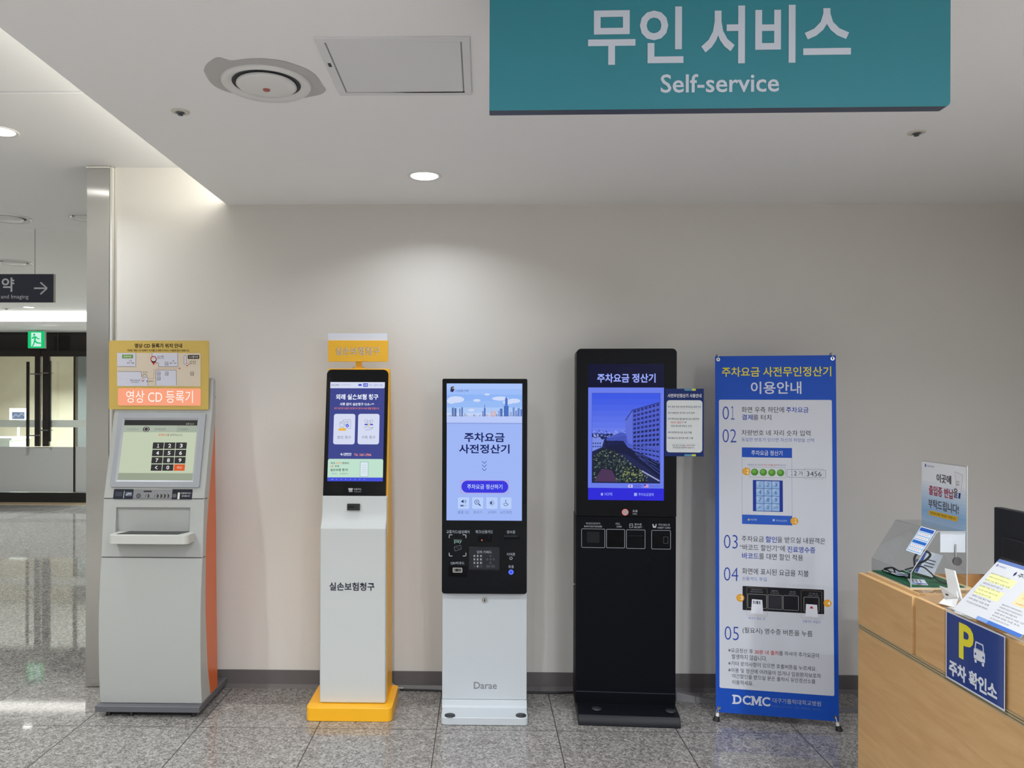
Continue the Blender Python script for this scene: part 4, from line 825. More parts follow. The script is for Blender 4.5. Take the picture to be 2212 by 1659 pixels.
G = Gfx(FB, mb := MB(), LIT, 0.003); a, b = FB.loc(1350.3, 1106.3); mb.fprism(FB, [(a+0.0165*math.cos(2*math.pi*i/28), b+0.0165*math.sin(2*math.pi*i/28)) for i in range(28)], -0.001, 0.0028, P((150, 60, 60), 0.3)); G.ring(1350.3, 1106.3, 7.2, 1.4, (240, 110, 100), 0); G.ell(1350.3, 1106.3, 5.8, 5.8, (150, 146, 148), 0); obj('call_button', mb, K, label='grey button in a glowing red ring')
for x in (1289, 1448.5):
    p = fl(x, 1531, 0.06) if x < 1300 else fl(x, 1536, 0.06); obj('bolt_cap', MB().lathe((p.x, p.y, 0.06), [(0.026, 0), (0.025, 0.004), (0.0005, 0.005)], P((40, 42, 48), 0.55), 28), K)
obj('side_lock', MB().cyl(F4.pt(a0+0.003, 0.66, -DB-0.1), F4.pt(a0-0.006, 0.66, -DB-0.1), 0.009, 0.009, CHROME, 20), K, label='small chrome lock')
a0 = FB.sa(1435.5, 1.5); FI = Fr(tuple(FB.pt(0, 0, 0.006)), tuple(FB.ex)); GI = Gfx(FI, MB(), INK); a0, b0, a1, b1 = GI.ab(1436.5, 839.5, 1520.3, 985.5)
o = obj('instruction_board', MB().fbox(FI, a0, a1, b0, b1, -0.005, 0, P((18, 42, 108), 0.5, 0, 0.2)), K, label='navy instruction board fixed to the right side')
G = Gfx(FI, mb := MB(), INK); G.rr(1439.8, 864.5, 1517, 977, 6.5, (222, 226, 228), 1)
for y0, y1 in ((839.6, 844), (981, 985.4)): G.rect(1478.5, y0, 1494.5, y1, (92, 152, 178), 1); G.rect(1494.5, y0, 1503, y1, (206, 212, 74), 1)
G.text('사전무인정산기 사용안내', 1442, 850.5, 1515, 858.8, (222, 224, 230), 0.024)
bl, kk, rd = (50, 84, 150), (66, 68, 76), (196, 72, 72)
for tx, x0, y0, x1, y1, c in (('01', 1443, 876.5, 1448.8, 880.3, bl), ('화면 우측 하단에 주차요금', 1451, 876.5, 1496.5, 881, kk), ('결제 터치', 1498, 876.7, 1514, 881, bl), ('02', 1442.8, 889.6, 1448.6, 893.4, bl), ('차량번호 네 자리 숫자 입력', 1450, 889.6, 1500, 894, kk), ('03', 1442.8, 902.5, 1448.6, 906.3, bl), ('주차요금 할인을 받으실 내원객은', 1450, 902.5, 1510.5, 907.2, kk), ('“바코드 할인기”', 1448, 910, 1477, 914.8, rd), ('에', 1477.8, 910.4, 1482, 914.4, kk), ('진료 영수증 바코드 인식', 1449.5, 917.8, 1494, 922.4, kk), ('04', 1442.4, 931.8, 1448.2, 935.6, bl), ('화면에 표시된 요금 지불', 1450, 931.8, 1494, 936.2, kk), ('05', 1442.2, 944, 1448, 948, bl), ('(필요시) 영수증 버튼 누름', 1449, 944, 1497, 949, kk), ('요금 정산 후 30분', 1452, 960, 1479, 963.8, kk), ('내 출차', 1480, 960, 1491, 963.8, rd), ('하셔야', 1491.5, 960, 1501.5, 963.8, kk), ('추가요금이 발생하지 않습니다.', 1453.5, 964.8, 1500, 968.6, kk)): G.text(tx, x0, y0, x1, y1, c, 0.01)
G.line([(1443, 884), (1515, 884)], 0.3, (170, 172, 176), 2); G.frame(1444, 957.5, 1509.5, 970.5, 0.3, (190, 192, 196), 2, 2)
obj('board_print', mb, o, label='white panel with printed steps')

# ================================================================== BANNER STAND
q0, q1 = fl(1547, 1557), fl(1813, 1578.5); ex = (q1-q0).normalized(); nh = V((ex.y, -ex.x, 0))
FBn = Fr(tuple(q0-nh*0.015), tuple(ex), tuple(V((0, 0, 1))-nh*0.045))
K = thing('banner_stand', 'tall blue and white instruction banner on a folding stand with four clips', 'banner stand', tuple((q0+q1)/2))
G = Gfx(FBn, mb := MB(), INK, 0.0004, 0.0002); BL = (26, 78, 182)
bz0 = FBn.loc(1547, 1538)[1]; bz1 = FBn.loc(1545, 769.5)[1]; ba0 = FBn.sa(1545.5, 0.8); ba1 = FBn.sa(1809.5, 0.8)
mb.fbox(FBn, ba0, ba1, bz0, bz1, -0.0006, 0, P(BL, 0.5, 0, 0.2)); o = obj('banner_sheet', mb, K, label='blue banner sheet')
G.mb = mb = MB(); kk = (46, 48, 58); yl = (222, 208, 58); ww = (206, 211, 226); bb = (38, 70, 168); org = (222, 158, 42); red = (190, 44, 48)
G.rr(1553.6, 863.5, 1799.5, 1485.5, 3.5, (206, 209, 218), 1)
def T(tx, x0, y0, x1, y1, c=kk, b=0.004, l=2): G.text(tx, x0, y0, x1, y1, c, b, l)
T('주차요금 사전무인정산기', 1559.1, 793, 1795.5, 814, yl, 0.014); T('이용안내', 1621.8, 824.3, 1731, 851, ww, 0.014)
for tx, x0, x1, y0, y1 in (('0', 1560.8, 1574.6, 877.7, 906.1), ('1', 1578.6, 1586.8, 877.7, 906.1), ('02', 1560.8, 1590.7, 927, 955.6), ('03', 1563.7, 1593.5, 1154.8, 1184.1), ('04', 1563.7, 1594.7, 1224.8, 1254.1), ('05', 1565.3, 1595.8, 1352.3, 1381.6)): T(tx, x0, y0, x1, y1, bb, -0.012)
T('화면 우측 하단에', 1602, 878.6, 1693.6, 891.1); T('주차요금', 1698, 879.3, 1746.7, 891.4, bb, 0.014); T('결제', 1602.4, 895.3, 1626.2, 907.3, bb, 0.014); T('를 터치', 1627, 895.6, 1665.9, 907.6)
T('차량번호 네 자리 숫자 입력', 1602, 928.5, 1750.4, 940.5); T('동일한 번호가 있으면 자신의 차량을 선택', 1601.8, 945.2, 1758.5, 953.5, (70, 96, 176), 0.0)
G.frame(1602.6, 966.4, 1711, 1131.5, 0.5, (120, 130, 190), 2); G.rect(1602.8, 966.4, 1710.8, 987.5, BL, 3); T('주차요금 정산기', 1623, 972.7, 1690, 983.5, ww, 0.012, 4)
G.rect(1602.8, 1111.3, 1711, 1131.5, (44, 92, 190), 3); T('HOME', 1621.5, 1120.2, 1635, 1124.4, (170, 186, 220), 0, 4); G.ppoly([(1615, 1122), (1617.3, 1119.8), (1619.6, 1122), (1619, 1124.4), (1615.6, 1124.4)], (200, 190, 120), 4); T('주차요금결제', 1675.8, 1122.2, 1699.5, 1126.7, (170, 186, 220), 0, 4); G.rr(1669, 1121, 1673.5, 1126, 1, (170, 186, 220), 4)
T('차량번호 중, 뒤의', 1614.2, 1002, 1643, 1006, (70, 84, 150), 0.0); T('네 자리 숫자를 입력', 1644.5, 1002.3, 1678, 1006.4, red, 0.0); T('해 주십시오', 1679, 1002.8, 1698, 1006.9, (70, 84, 150), 0.0)
G.frame(1619.2, 1008.5, 1696.8, 1030.9, 0.5, (140, 124, 146), 2, 1)
for x, y in ((1630, 1019.7), (1648.8, 1020.3), (1667.4, 1021), (1686, 1021.4)): G.ell(x, y, 8, 8, (78, 140, 46), 3); G.ell(x-1.2, y-1.8, 4.6, 4.6, (112, 172, 72), 4)
def badge(x, y, tx):
    G.ell(x, y, 8.6, 8.6, org, 5); T(tx[0], x-5, y-4.5, x-0.3, y+4.5, (238, 190, 90), -0.01, 6); T(tx[1], x+0.5, y-4.5, x+5.5, y+4.5, (246, 244, 236), 0.015, 6)
badge(1612, 1018.3, '02'); badge(1715.8, 1125.6, '01'); badge(1599, 1291.4, '03'); badge(1787.4, 1303, '04')
G.frame(1699.5, 1013.6, 1783.6, 1030.8, 0.7, (92, 92, 104), 3, 2); T('1', 1708.8, 1017.6, 1712.4, 1026.6, kk, 0); T('2', 1715, 1017.7, 1721, 1027, kk, 0); T('가', 1724.5, 1018, 1734.5, 1027.2, kk, 0); T('3456', 1742.3, 1018, 1774.5, 1028.6, kk, 0)
G.line([(1737.9, 1011.5), (1777.8, 1012.6), (1777.8, 1035.5), (1737.9, 1034.2), (1737.9, 1011.5)], 0.5, (110, 104, 120), 3, 2.4)
G.rect(1626.3, 1036.7, 1691, 1104.1, (24, 54, 150), 3)
for r in range(4):
    for c in range(3):
        x = 1633.4+17.1*c; y = 1038.9+16.3*r+0.35*c; G.rect(x, y, x+16.2, y+15.4, (150, 184, 226), 4); G.rect(x, y, x+8.1, y+7.7, (170, 198, 232), 5)
        tx = '1234567890'[r*3+c] if r < 3 else ('←', '0', '정정')[c]
        w = {'1': 2, '←': 3.8, '정정': 4.8}.get(tx, 2.7); h = {'←': 2.4, '정정': 2.4}.get(tx, 4.2); T(tx, x+8.1-w, y+7.7-h, x+8.1+w, y+7.7+h, (52, 84, 160), 0, 6)
T('주차요금', 1602, 1157, 1650, 1169.4); T('할인', 1653.8, 1158.2, 1678, 1171.5, bb, 0.014); T('을 받으실 내원객은', 1679, 1159, 1782.7, 1172); T('“바코드 할인기”에', 1598, 1175, 1695.4, 1188); T('진료영수증', 1700.8, 1179.8, 1761, 1193, bb, 0.014); T('바코드', 1603, 1193.5, 1639, 1206.8, bb, 0.014); T('를 대면 할인 적용', 1639.5, 1194.6, 1734.5, 1208)
T('화면에 표시된 요금을 지불', 1603, 1226.4, 1746.8, 1239.9); T('신용카드 투입', 1603, 1245.2, 1655.9, 1253.4, (70, 96, 176), 0)
G.rr(1604, 1265.6, 1780, 1317.5, 1.5, (26, 26, 32), 3)
for x0, y0, x1, y1 in ((1614.6, 1282.4, 1656, 1312.8), (1658.5, 1284.2, 1689.9, 1315.4), (1691.4, 1285.6, 1725, 1317.5), (1736, 1289, 1769.5, 1320.6)): G.frame(x0, y0, x1, y1, 0.9, (150, 156, 150), 4, 2)
G.rect(1661, 1287, 1687.5, 1313, (46, 46, 54), 4)
for tx, x0, y0, x1 in (('바코드인식기', 1623, 1271.5, 1646), ('교통카드', 1666, 1274.5, 1681), ('영수증', 1706, 1276.5, 1718), ('카드 넣는 곳', 1747, 1280, 1766)): T(tx, x0, y0, x1, y0+3.4, (150, 150, 156), 0, 4); T('BARCODE READER' if x0 < 1630 else 'T-MONEY CARD' if x0 < 1680 else 'RECEIPT' if x0 < 1720 else 'INSERT CARD', x0-2, y0+5, x1+2, y0+7.6, (130, 130, 136), 0, 4)
for x0, y0, x1, y1 in ((1613, 1268.5, 1657.5, 1329), (1730.5, 1275, 1775.5, 1335)): G.frame(x0, y0, x1, y1, 0.35, (160, 140, 130), 5, 2)
G.ppoly([(1624.3, 1294), (1646.5, 1296), (1648.6, 1326.8), (1622, 1324.2)], (226, 228, 238), 6); G.ppoly([(1741, 1304.6), (1764.8, 1306.5), (1766.8, 1333.5), (1739.6, 1331)], (226, 228, 238), 6)
for i, w in enumerate((1.6, 0.7, 1.4, 2.2, 0.8, 1.6, 0.7)): G.rect(1627+2.45*i, 1297.2+0.2*i, 1627+2.45*i+w, 1304+0.2*i, (40, 38, 44), 7)
G.ppoly([(1748.5, 1314), (1757.2, 1314.6), (1752.6, 1308.6)], (186, 36, 44), 7)
T('바코드 읽는 곳', 1617, 1331.7, 1652.7, 1337.7, (74, 98, 176), 0); T('신용카드 투입구', 1733.3, 1338.8, 1772.6, 1345, (74, 98, 176), 0)
T('(필요시) 영수증 버튼을 누름', 1604, 1354.5, 1755, 1368.8)
T('※요금정산 후', 1573, 1399, 1626.4, 1409); T('30분 내 출차', 1630.5, 1403, 1682.5, 1412.6, red, 0.01); T('를 하셔야 추가요금이', 1683, 1405.8, 1768.9, 1416); T('발생하지 않습니다.', 1580.9, 1412.3, 1656.2, 1423.4)
T('※기타 문의사항이 있으면 호출버튼을 누르세요.', 1573, 1427.3, 1763.6, 1437); T('※이용 및 정산에 어려움이 있거나 입원환자보호자', 1573, 1441.8, 1773.3, 1451.8); T('야간할인을 받으실 분은 출차시 유인정산소를', 1581.3, 1454.8, 1761.2, 1464.6); T('이용하세요.', 1581.6, 1468.2, 1627, 1478.4)
for tx, x0, x1, y0 in (('D', 1584, 1602, 1500.3), ('C', 1604, 1621.5, 1501.6), ('C', 1646, 1663.8, 1505)): T(tx, x0, y0, x1, y0+20, ww, 0.03)
G.ppoly([(1624, 1503.2), (1629, 1503.5), (1633.8, 1515), (1638.6, 1504.1), (1643.6, 1504.4), (1643.6, 1524.4), (1639.2, 1524.1), (1639.2, 1512.5), (1634.9, 1522), (1632.6, 1521.8), (1628.4, 1511.8), (1628.4, 1523.4), (1624, 1523.2)], ww, 2)
for x0, x1, y0 in ((1581.5, 1587, 1500.3), (1581.5, 1587, 1517.3), (1621.5, 1629, 1503.2), (1621.5, 1629, 1520.2), (1638.5, 1646, 1504.4), (1638.5, 1646, 1521.4)): G.rect(x0, y0, x1, y0+3, ww, 3); T('대구가톨릭대학교병원', 1668.6, 1507.3, 1773.6, 1518, ww, 0.012); T('DAEGU CATHOLIC UNIV. MEDICAL CENTER', 1668, 1523.2, 1772.9, 1527, (120, 150, 212), 0)
obj('banner_print', mb, o, label='white panel with printed instructions')
hub = FBn.pt((ba0+ba1)/2, 0.75, -0.16); corners = [(ba0+0.016, bz0+0.022), (ba1-0.016, bz0+0.022), (ba0+0.016, bz1-0.018), (ba1-0.016, bz1-0.018)]
for (a, b) in corners:
    p = FBn.pt(a, b, 0); ri = MB()
    vs = []; n = 20
    for r in (0.009, 0.0052):
        vs += [FBn.pt(a+r*math.cos(2*math.pi*i/n), b+r*math.sin(2*math.pi*i/n), 0.0022) for i in range(n)]
    ri.add(vs, [(i, (i+1) % n, n+(i+1) % n, n+i) for i in range(n)], P((190, 186, 176), 0.25, 1.0)); ri.fprism(FBn, [(a+0.005*math.cos(2*math.pi*i/n), b+0.005*math.sin(2*math.pi*i/n)) for i in range(n)], 0, 0.0017, P((36, 34, 36), 0.5))
    obj('eyelet', ri, o, label='metal eyelet')
for (a, b), sx in zip(corners[:2], (-1, 1)):
    f = FBn.pt(a, b, 0.004); q = (q0 if sx < 0 else q1); g = V((q.x, q.y, 0))
    mid = g.lerp(f, 0.42)
    obj('hook', MB().tube([FBn.pt(a, b, -0.004), f, g.lerp(f, 0.72), mid], 0.0022, P((214, 214, 212), 0.3), 8), K, label='white wire hook')
    obj('clip_sleeve', MB().cyl(mid+(f-g)*0.18, g+(f-g)*0.25, 0.0075, 0.009, P((226, 226, 226), 0.4), 16), K, label='white sleeve')
    obj('rubber_foot', MB().cyl((g.x, g.y, 0), g+(f-g)*0.36, 0.018, 0.0125, RUBBER, 20), K)
    obj('support_rod', MB().tube([g+V((0, 0.012, 0.03)), hub+V((0.0, 0.0, -0.1))], 0.004, P((120, 120, 122), 0.3, 0.8), 8), K)
for (a, b), sx in zip(corners[2:], (-1, 1)):
    f = FBn.pt(a, b, 0.004); tp = FBn.pt(a-0.004 if sx < 0 else a+0.001, b+0.032, -0.012)
    obj('hook', MB().tube(spline([FBn.pt(a, b, -0.002), f+FBn.n*0.004, FBn.pt(a+0.0005, b+0.014, 0.004), FBn.pt(a-0.002, b+0.026, 0.002), tp, tp-FBn.n*0.03]), 0.0022, P((206, 204, 198), 0.3, 0.6), 8), K, label='wire hook')
    obj('support_rod', MB().tube([tp-FBn.n*0.03, hub+V((0, 0, 0.1))], 0.004, P((120, 120, 122), 0.3, 0.8), 8), K)
obj('centre_hub', MB().cyl(hub-V((0, 0, 0.12)), hub+V((0, 0, 0.12)), 0.014, 0.014, P((60, 60, 62), 0.4), 16), K)
tail = hub+V((0, 0.0, 0)); bk = V((hub.x-nh.x*0.12, 4.40, 0.003)); obj('rear_leg', MB().tube([hub-V((0, 0, 0.1)), bk], 0.005, P((120, 120, 122), 0.3, 0.8), 8), K)

# ================================================================== FRONT DESK
WD = wood('maple_laminate', (197, 155, 104), (211, 171, 120)); XD = 1.474; ZT = 0.975; YF = 3.085
K = thing('reception_desk', 'light wood reception desk at the right edge of the photo', 'desk', (1.9, 2.0, 0))
z0g, z1g = 0.757, 0.778
obj('lower_panel', MB().box(XD, XD+0.03, 0.6, YF, 0.0, z0g, WD), K, bevel=0.001)
fl1 = MB()
for i in range(5): fl1.box(XD-0.001 if i % 2 == 0 else XD+0.003, XD+0.03, 0.6, YF+0.0, z0g+i*0.0042, z0g+(i+1)*0.0042, P((176, 158, 124), 0.45) if i % 2 == 0 else P((136, 120, 92), 0.5))
obj('ribbed_strip', fl1, K, label='grey-brown ribbed strip')
obj('upper_panel', MB().box(XD-0.002, XD+0.02, 2.70, YF, z1g, ZT, WD), K, bevel=0.0015)
obj('upper_panel', MB().box(XD+0.004, XD+0.02, 0.6, 2.69, z1g, ZT+0.002, WD), K, bevel=0.0015)
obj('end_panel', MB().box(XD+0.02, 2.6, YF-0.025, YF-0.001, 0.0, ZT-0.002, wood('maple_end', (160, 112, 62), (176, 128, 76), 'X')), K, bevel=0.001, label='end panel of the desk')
obj('work_top', MB().box(XD+0.03, 2.5, 0.6, YF-0.025, 0.72, 0.75, P((206, 196, 178), 0.4)), K, bevel=0.002)
ZP = 0.987
sb = obj('shelf_board', MB().box(XD+0.021, 1.73, 2.70, YF-0.03, 0.95, ZP, wood('pale_pine', (206, 172, 122), (222, 192, 146))), K, bevel=0.002, label='pale wooden shelf board')
obj('shelf_support', MB().box(XD+0.03, 1.72, 2.75, YF-0.03, 0.75, 0.95, P((190, 150, 96), 0.5)), K)
obj('tape_wrap', MB().box(XD+0.0225, 1.731, 2.6975, 2.745, 0.9485, ZP+0.0012, clear('packing_tape', (0.82, 0.72, 0.58), 0.12, 0.08)), sb, label='shiny brown tape')
# acrylic return box
bx0, bx1, by0, by1, bz = 1.508, 1.70, 2.775, 3.052, ZP+0.001
zl = bz+0.052; xs = 1.60; zh = bz+0.2; T3 = 0.003
K = thing('return_box', 'clear acrylic pass return box with a poster on its tall back panel', 'acrylic box', ((bx0+bx1)/2, (by0+by1)/2, bz))
obj('felt_base', MB().box(bx0+T3, bx1-T3, by0+T3, by1-T3, bz+0.0005, bz+0.004, P((24, 92, 58), 0.9)), K, label='green felt lining')
obj('bottom_plate', MB().box(bx0, bx1, by0, by1, bz-0.0008, bz, ACRYL), K)
obj('front_wall', MB().box(bx0, bx0+T3, by0, by1, bz, zl, ACRYL), K)
sidep = [(bx0+T3, bz), (bx1, bz), (bx1, zh), (xs, zh), (bx0+T3, zl)]
for y in (by0, by1-T3):
    mb = MB().fprism(Fr((0, y, 0)), sidep, -T3, 0, ACRYL); o = obj('side_wall', mb, K)
    if y == by0: near = o
obj('back_panel', MB().box(bx1, bx1+T3, by0, by1, bz-0.0008, 1.417, ACRYL), K)
FL = Fr((bx0, by1, zl), (0, -1, 0), (xs-bx0, 0, zh-zl)); Ll = math.hypot(xs-bx0, zh-zl)
obj('sloping_lid', MB().fbox(FL, 0, by1-by0, 0, Ll, -T3, 0, ACRYL), K)
obj('top_strip', MB().box(xs, bx1, by0, by1, zh-T3, zh, ACRYL), K)
eg = MB()
EDGE = P((176, 180, 180), 0.2)
eg.box(bx0-0.0006, bx0+0.002, by0-0.0006, by0+0.002, bz, zl, EDGE); eg.box(bx0, bx0+0.002, by0, by1, zl-0.001, zl+0.0012, EDGE); eg.box(bx0, bx1, by0-0.001, by0+0.001, bz-0.0008, bz+0.0018, EDGE)
eg.box(bx1+0.001, bx1+T3+0.001, by0-0.001, by0+0.0002, bz, 1.417, EDGE)
eg.fbox(FL, by1-by0-0.002, by1-by0+0.0006, 0, Ll, -0.0015, 0.0006, EDGE)
eg.box(xs, bx1, by0-0.001, by0+0.001, zh-0.002, zh, EDGE); eg.box(bx0, bx0+0.001, by0, by1, bz-0.0008, bz+0.0015, EDGE)
obj('polished_edge', eg, K, label='bright acrylic edges')
FPs = Fr((bx1-0.0006, by1, 0), (0, -1, 0), (0, 0, 1)); mb = MB(); G = Gfx(FPs, mb, INK, 0.0002, 0.00012)
zb = FPs.loc(1990, 1131)[1]; wP = by1-by0
G.poly([(0, zb), (wP, zb), (wP, 1.413), (0, 1.413)], (244, 246, 249), 0)
for i in range(14):
    k = 1-abs(i-4)/10; k = max(0, k); c = (int(244-92*k), int(246-56*k), int(249-18*k)); G.poly([(0.0, zb+0.012*i), (wP, zb+0.012*i), (wP, zb+0.012*(i+1)), (0.0, zb+0.012*(i+1))], c, 1)
kd = (62, 62, 72); rdp = (186, 40, 70)
G.ppoly([(1998.3, 1003), (1999.5, 1001.8), (2000.6, 1003), (2000.2, 1008.5), (1998.4, 1008.5)], (50, 70, 160), 3); G.text('대구가톨릭대학교병원', 2002, 1004.5, 2018, 1008, (90, 110, 170), 0, 3)
q = [(2063, 1019), (2080.5, 1026.5), (2074.5, 1078), (2068.5, 1075)]; G.ppoly(q, (240, 241, 244), 3); G.line(q+[q[0]], 0.5, (170, 176, 190), 4); G.ppoly([(2071.5, 1064), (2075.5, 1066), (2074, 1078), (2070, 1076)], (40, 64, 150), 4); G.text('보호자', 2065.5, 1038.5, 2073, 1042, kd, 0.01, 4); G.text('출입증', 2065, 1044, 2072.5, 1048, kd, 0.01, 4)
for dx, c, l in ((0.9, (150, 150, 160), 4), (0, kd, 5)):
    G.text('이곳에', 2023.4+dx, 1022.7+dx, 2054.6+dx, 1041+dx, c, 0.006, l); G.text('출입증 반납', 2007+dx, 1047.4+dx, 2059.4+dx, 1068+dx, rdp if l == 5 else c, 0.012, l); G.text('을', 2060.2+dx, 1054.5+dx, 2069+dx, 1074.5+dx, c, 0.004, l); G.text('부탁드립니다!', 2005.8+dx, 1076.5+dx, 2071+dx, 1096+dx, c, 0.004, l)
G.rr(2007, 1101.7, 2069, 1112, 1.5, (238, 190, 50), 3); G.text('환자분의 빠른 쾌유를 기원합니다.', 2010, 1104.3, 2066, 1110.4, (60, 50, 40), 0.004, 4)
obj('poster', mb, K, label='poster in red and black lettering with a blue sky')
mb = MB(); G = Gfx(FL, mb, INK, 0.001, 0.00015)
cb1 = FL.loc(1989.7, 1137)[1]; cb0 = FL.loc(1957.7, 1189)[1]; ca0 = FL.sa(1973.7, (cb0+cb1)/2); ca1 = min(by1-by0, FL.sa(2005.2, (cb0+cb1)/2))
mb.fbox(FL, ca0, ca1, cb0, cb1, 0.0002, 0.001, P((232, 236, 244), 0.4)); H = cb1-cb0
for v0, v1, c in ((0.84, 0.97, (40, 92, 182)), (0.36, 0.47, (40, 110, 200)), (0.5, 0.82, (150, 196, 236)), (0.04, 0.34, (150, 196, 236))): G.poly([(ca0+0.004, cb0+H*v0), (ca1-0.004, cb0+H*v0), (ca1-0.004, cb0+H*v1), (ca0+0.004, cb0+H*v1)], c, 1)
for v in (0.54, 0.68, 0.08, 0.21): 
    G.poly([(ca0+0.008, cb0+H*v), (ca1-0.008, cb0+H*v), (ca1-0.008, cb0+H*(v+0.1)), (ca0+0.008, cb0+H*(v+0.1))], (240, 240, 244), 2)
    kx = (ca1-ca0-0.03)/5
    for i in range(5): G.poly([(ca0+0.016+kx*i, cb0+H*(v+0.04)), (ca0+0.016+kx*(i+0.6), cb0+H*(v+0.04)), (ca0+0.016+kx*(i+0.6), cb0+H*(v+0.065)), (ca0+0.016+kx*i, cb0+H*(v+0.065))], (206, 150, 140), 3)
obj('lid_label', mb, K, label='blue and white label on the lid')
mb = MB(); mb.box(1.66, 1.664, by0-0.004, by0-0.001, bz+0.10, bz+0.155, CHROME); mb.cyl((1.667, by0-0.006, bz+0.095), (1.667, by0-0.001, bz+0.095), 0.015, 0.015, P((120, 120, 124), 0.25, 1.0), 20)
obj('lock_tab', mb, K, label='small metal lock')
obj('white_backing', MB().box(1.612, bx1-0.001, by0+T3+0.0003, by0+T3+0.0009, bz+0.125, bz+0.196, P((226, 228, 232), 0.5)), K, label='white paper behind the near wall')
# passes and lanyards in the box
def pss(c, rot, tilt, label, w=0.086, h=0.054):
    T = Matrix.Translation(c) @ Matrix.Rotation(rot, 4, 'Z') @ Matrix.Rotation(tilt, 4, 'X')
    t = thing('visitor_pass', label, 'pass', c)
    obj('card', MB().box(-w/2, w/2, -h/2, h/2, 0, 0.0025, P((226, 230, 236), 0.35), T), t)
    mb = MB(); mb.box(-w/2+0.002, -w/2+0.016, -h/2+0.002, h/2-0.002, 0.0025, 0.0028, P((52, 84, 160), 0.4), T)
    for i in range(3): mb.box(-0.015, 0.03, -0.012+0.012*i, -0.008+0.012*i, 0.0025, 0.0028, P((80, 86, 96), 0.5), T)
    obj('card_print', mb, t); obj('card_clip', MB().box(-w/2-0.016, -w/2+0.002, -0.006, 0.006, 0.0, 0.004, CHROME, T), t)
fz = bz+0.0045
pss((1.57, 2.845, fz), math.radians(68), 0.0, 'white visitor pass lying flat near the front corner of the acrylic box')
pss((1.655, 2.925, fz+0.05), math.radians(-80), math.radians(62), 'white visitor pass standing on edge among the lanyards in the acrylic box', 0.09, 0.09)
pss((1.56, 2.965, fz+0.006), math.radians(95), 0.06, 'grey visitor pass lying under the black cords at the far end of the acrylic box')
def lany(pts, label, r=0.0027):
    pts = [(a+0.004, b+0.022, c) for a, b, c in pts]
    t = tag(obj('lanyard', MB().tube(spline([V(p) for p in pts], 8), r, P((20, 20, 26), 0.6), 8), origin=pts[0]), label, 'lanyard')
    return t
z = fz+0.004
lany([(1.53, 3.0, z), (1.545, 2.96, z+0.02), (1.56, 2.93, z+0.012), (1.575, 2.90, z+0.028), (1.60, 2.86, z+0.045), (1.615, 2.83, z+0.03), (1.63, 2.80, z+0.006), (1.66, 2.775, z)], 'black lanyard running the length of the acrylic box to its near corner')
lany([(1.60, 2.90, z+0.03), (1.59, 2.885, z+0.075), (1.60, 2.85, z+0.105), (1.615, 2.83, z+0.095), (1.61, 2.85, z+0.07), (1.60, 2.88, z+0.05), (1.59, 2.90, z+0.02), (1.565, 2.87, z+0.018), (1.545, 2.84, z+0.008)], 'black lanyard looped high around the standing pass in the acrylic box', 0.004)
lany([(1.535, 2.985, z+0.004), (1.525, 2.955, z+0.012), (1.54, 2.93, z), (1.55, 2.96, z+0.018), (1.53, 2.98, z+0.012), (1.545, 3.005, z)], 'black lanyard curled up at the far end of the acrylic box')
# white folded stand
K = thing('card_holder', 'small white folded card holder standing on the desk behind the parking sign', 'card holder', (1.56, 2.6, 0.97))
WC = P((232, 232, 230), 0.35)
hb = [aX(2040, 1227, 1.60), aX(2061, 1232, 1.60), aX(2077, 1296, 1.56), aX(2052, 1300, 1.56)]
def slab(pts, th, m, n=None):
    pts = [V(p) for p in pts]; nn = (pts[1]-pts[0]).cross(pts[2]-pts[0]).normalized()*th; k = len(pts)
    return MB().add(pts+[p+nn for p in pts], [list(range(k)), list(range(2*k))[:k-1:-1]]+[(i, i+k, (i+1) % k+k, (i+1) % k) for i in range(k)], m)
obj('back_plate', slab(hb, 0.006, WC), K, bevel=0.001); 
obj('front_flap', slab([aX(2029, 1265, 1.535), aX(2066, 1277, 1.535), aX(2069, 1291, 1.53), aX(2040, 1292, 1.53)], 0.003, WC), K)
obj('base_fold', slab([aX(2040, 1291, 1.535), aX(2069, 1290, 1.535), aX(2062, 1312, 1.50), aX(2028, 1303, 1.50)], 0.003, WC), K)
q = aX(2047, 1284.5, 1.532); obj('small_mark', MB().box(1.5285, 1.5305, q.y-0.006, q.y+0.006, q.z-0.002, q.z+0.002, P((40, 40, 44), 0.5)), K, label='small dark mark')
obj('holder_foot', MB().box(1.497, 1.57, 2.50, 2.60, 0.955, 0.966, WC), K); obj('holder_block', MB().box(1.497, 1.57, 2.50, 2.60, 0.75, 0.955, P((200, 160, 104), 0.5)), K) if False else None
# slanted notice
FD = Fr((XD-0.004, 2.465, 0.995), (0, -1, 0), (0.138, 0, 0.152)); LD = 0.212; WDn = 0.303
K = thing('notice_holder', 'slanted clear holder with a white parking notice on the desk edge', 'notice holder', (XD+0.07, 2.3, ZT+0.003))
obj('acrylic_sheet', MB().fbox(FD, -0.004, WDn+0.004, -0.008, LD+0.010, -0.004, -0.001, ACRYL), K)
tpp = FD.pt(0, LD+0.01, -0.004); obj('acrylic_prop', MB().box(tpp.x-0.003, tpp.x, 2.465-WDn, 2.465, 0.978, tpp.z, ACRYL), K); obj('acrylic_foot', MB().box(XD+0.0215, tpp.x, 2.465-WDn, 2.465, 0.9775, 0.981, ACRYL), K)
mb = MB(); G = Gfx(FD, mb, INK, 0.0, 0.00015)
mb.fbox(FD, 0, WDn, 0.0, LD, -0.0008, -0.0001, P((206, 207, 209), 0.4))
R = lambda a0, b0, a1, b1, c, l=1: G.poly([(a0, b0), (a1, b0), (a1, b1), (a0, b1)], c, l)
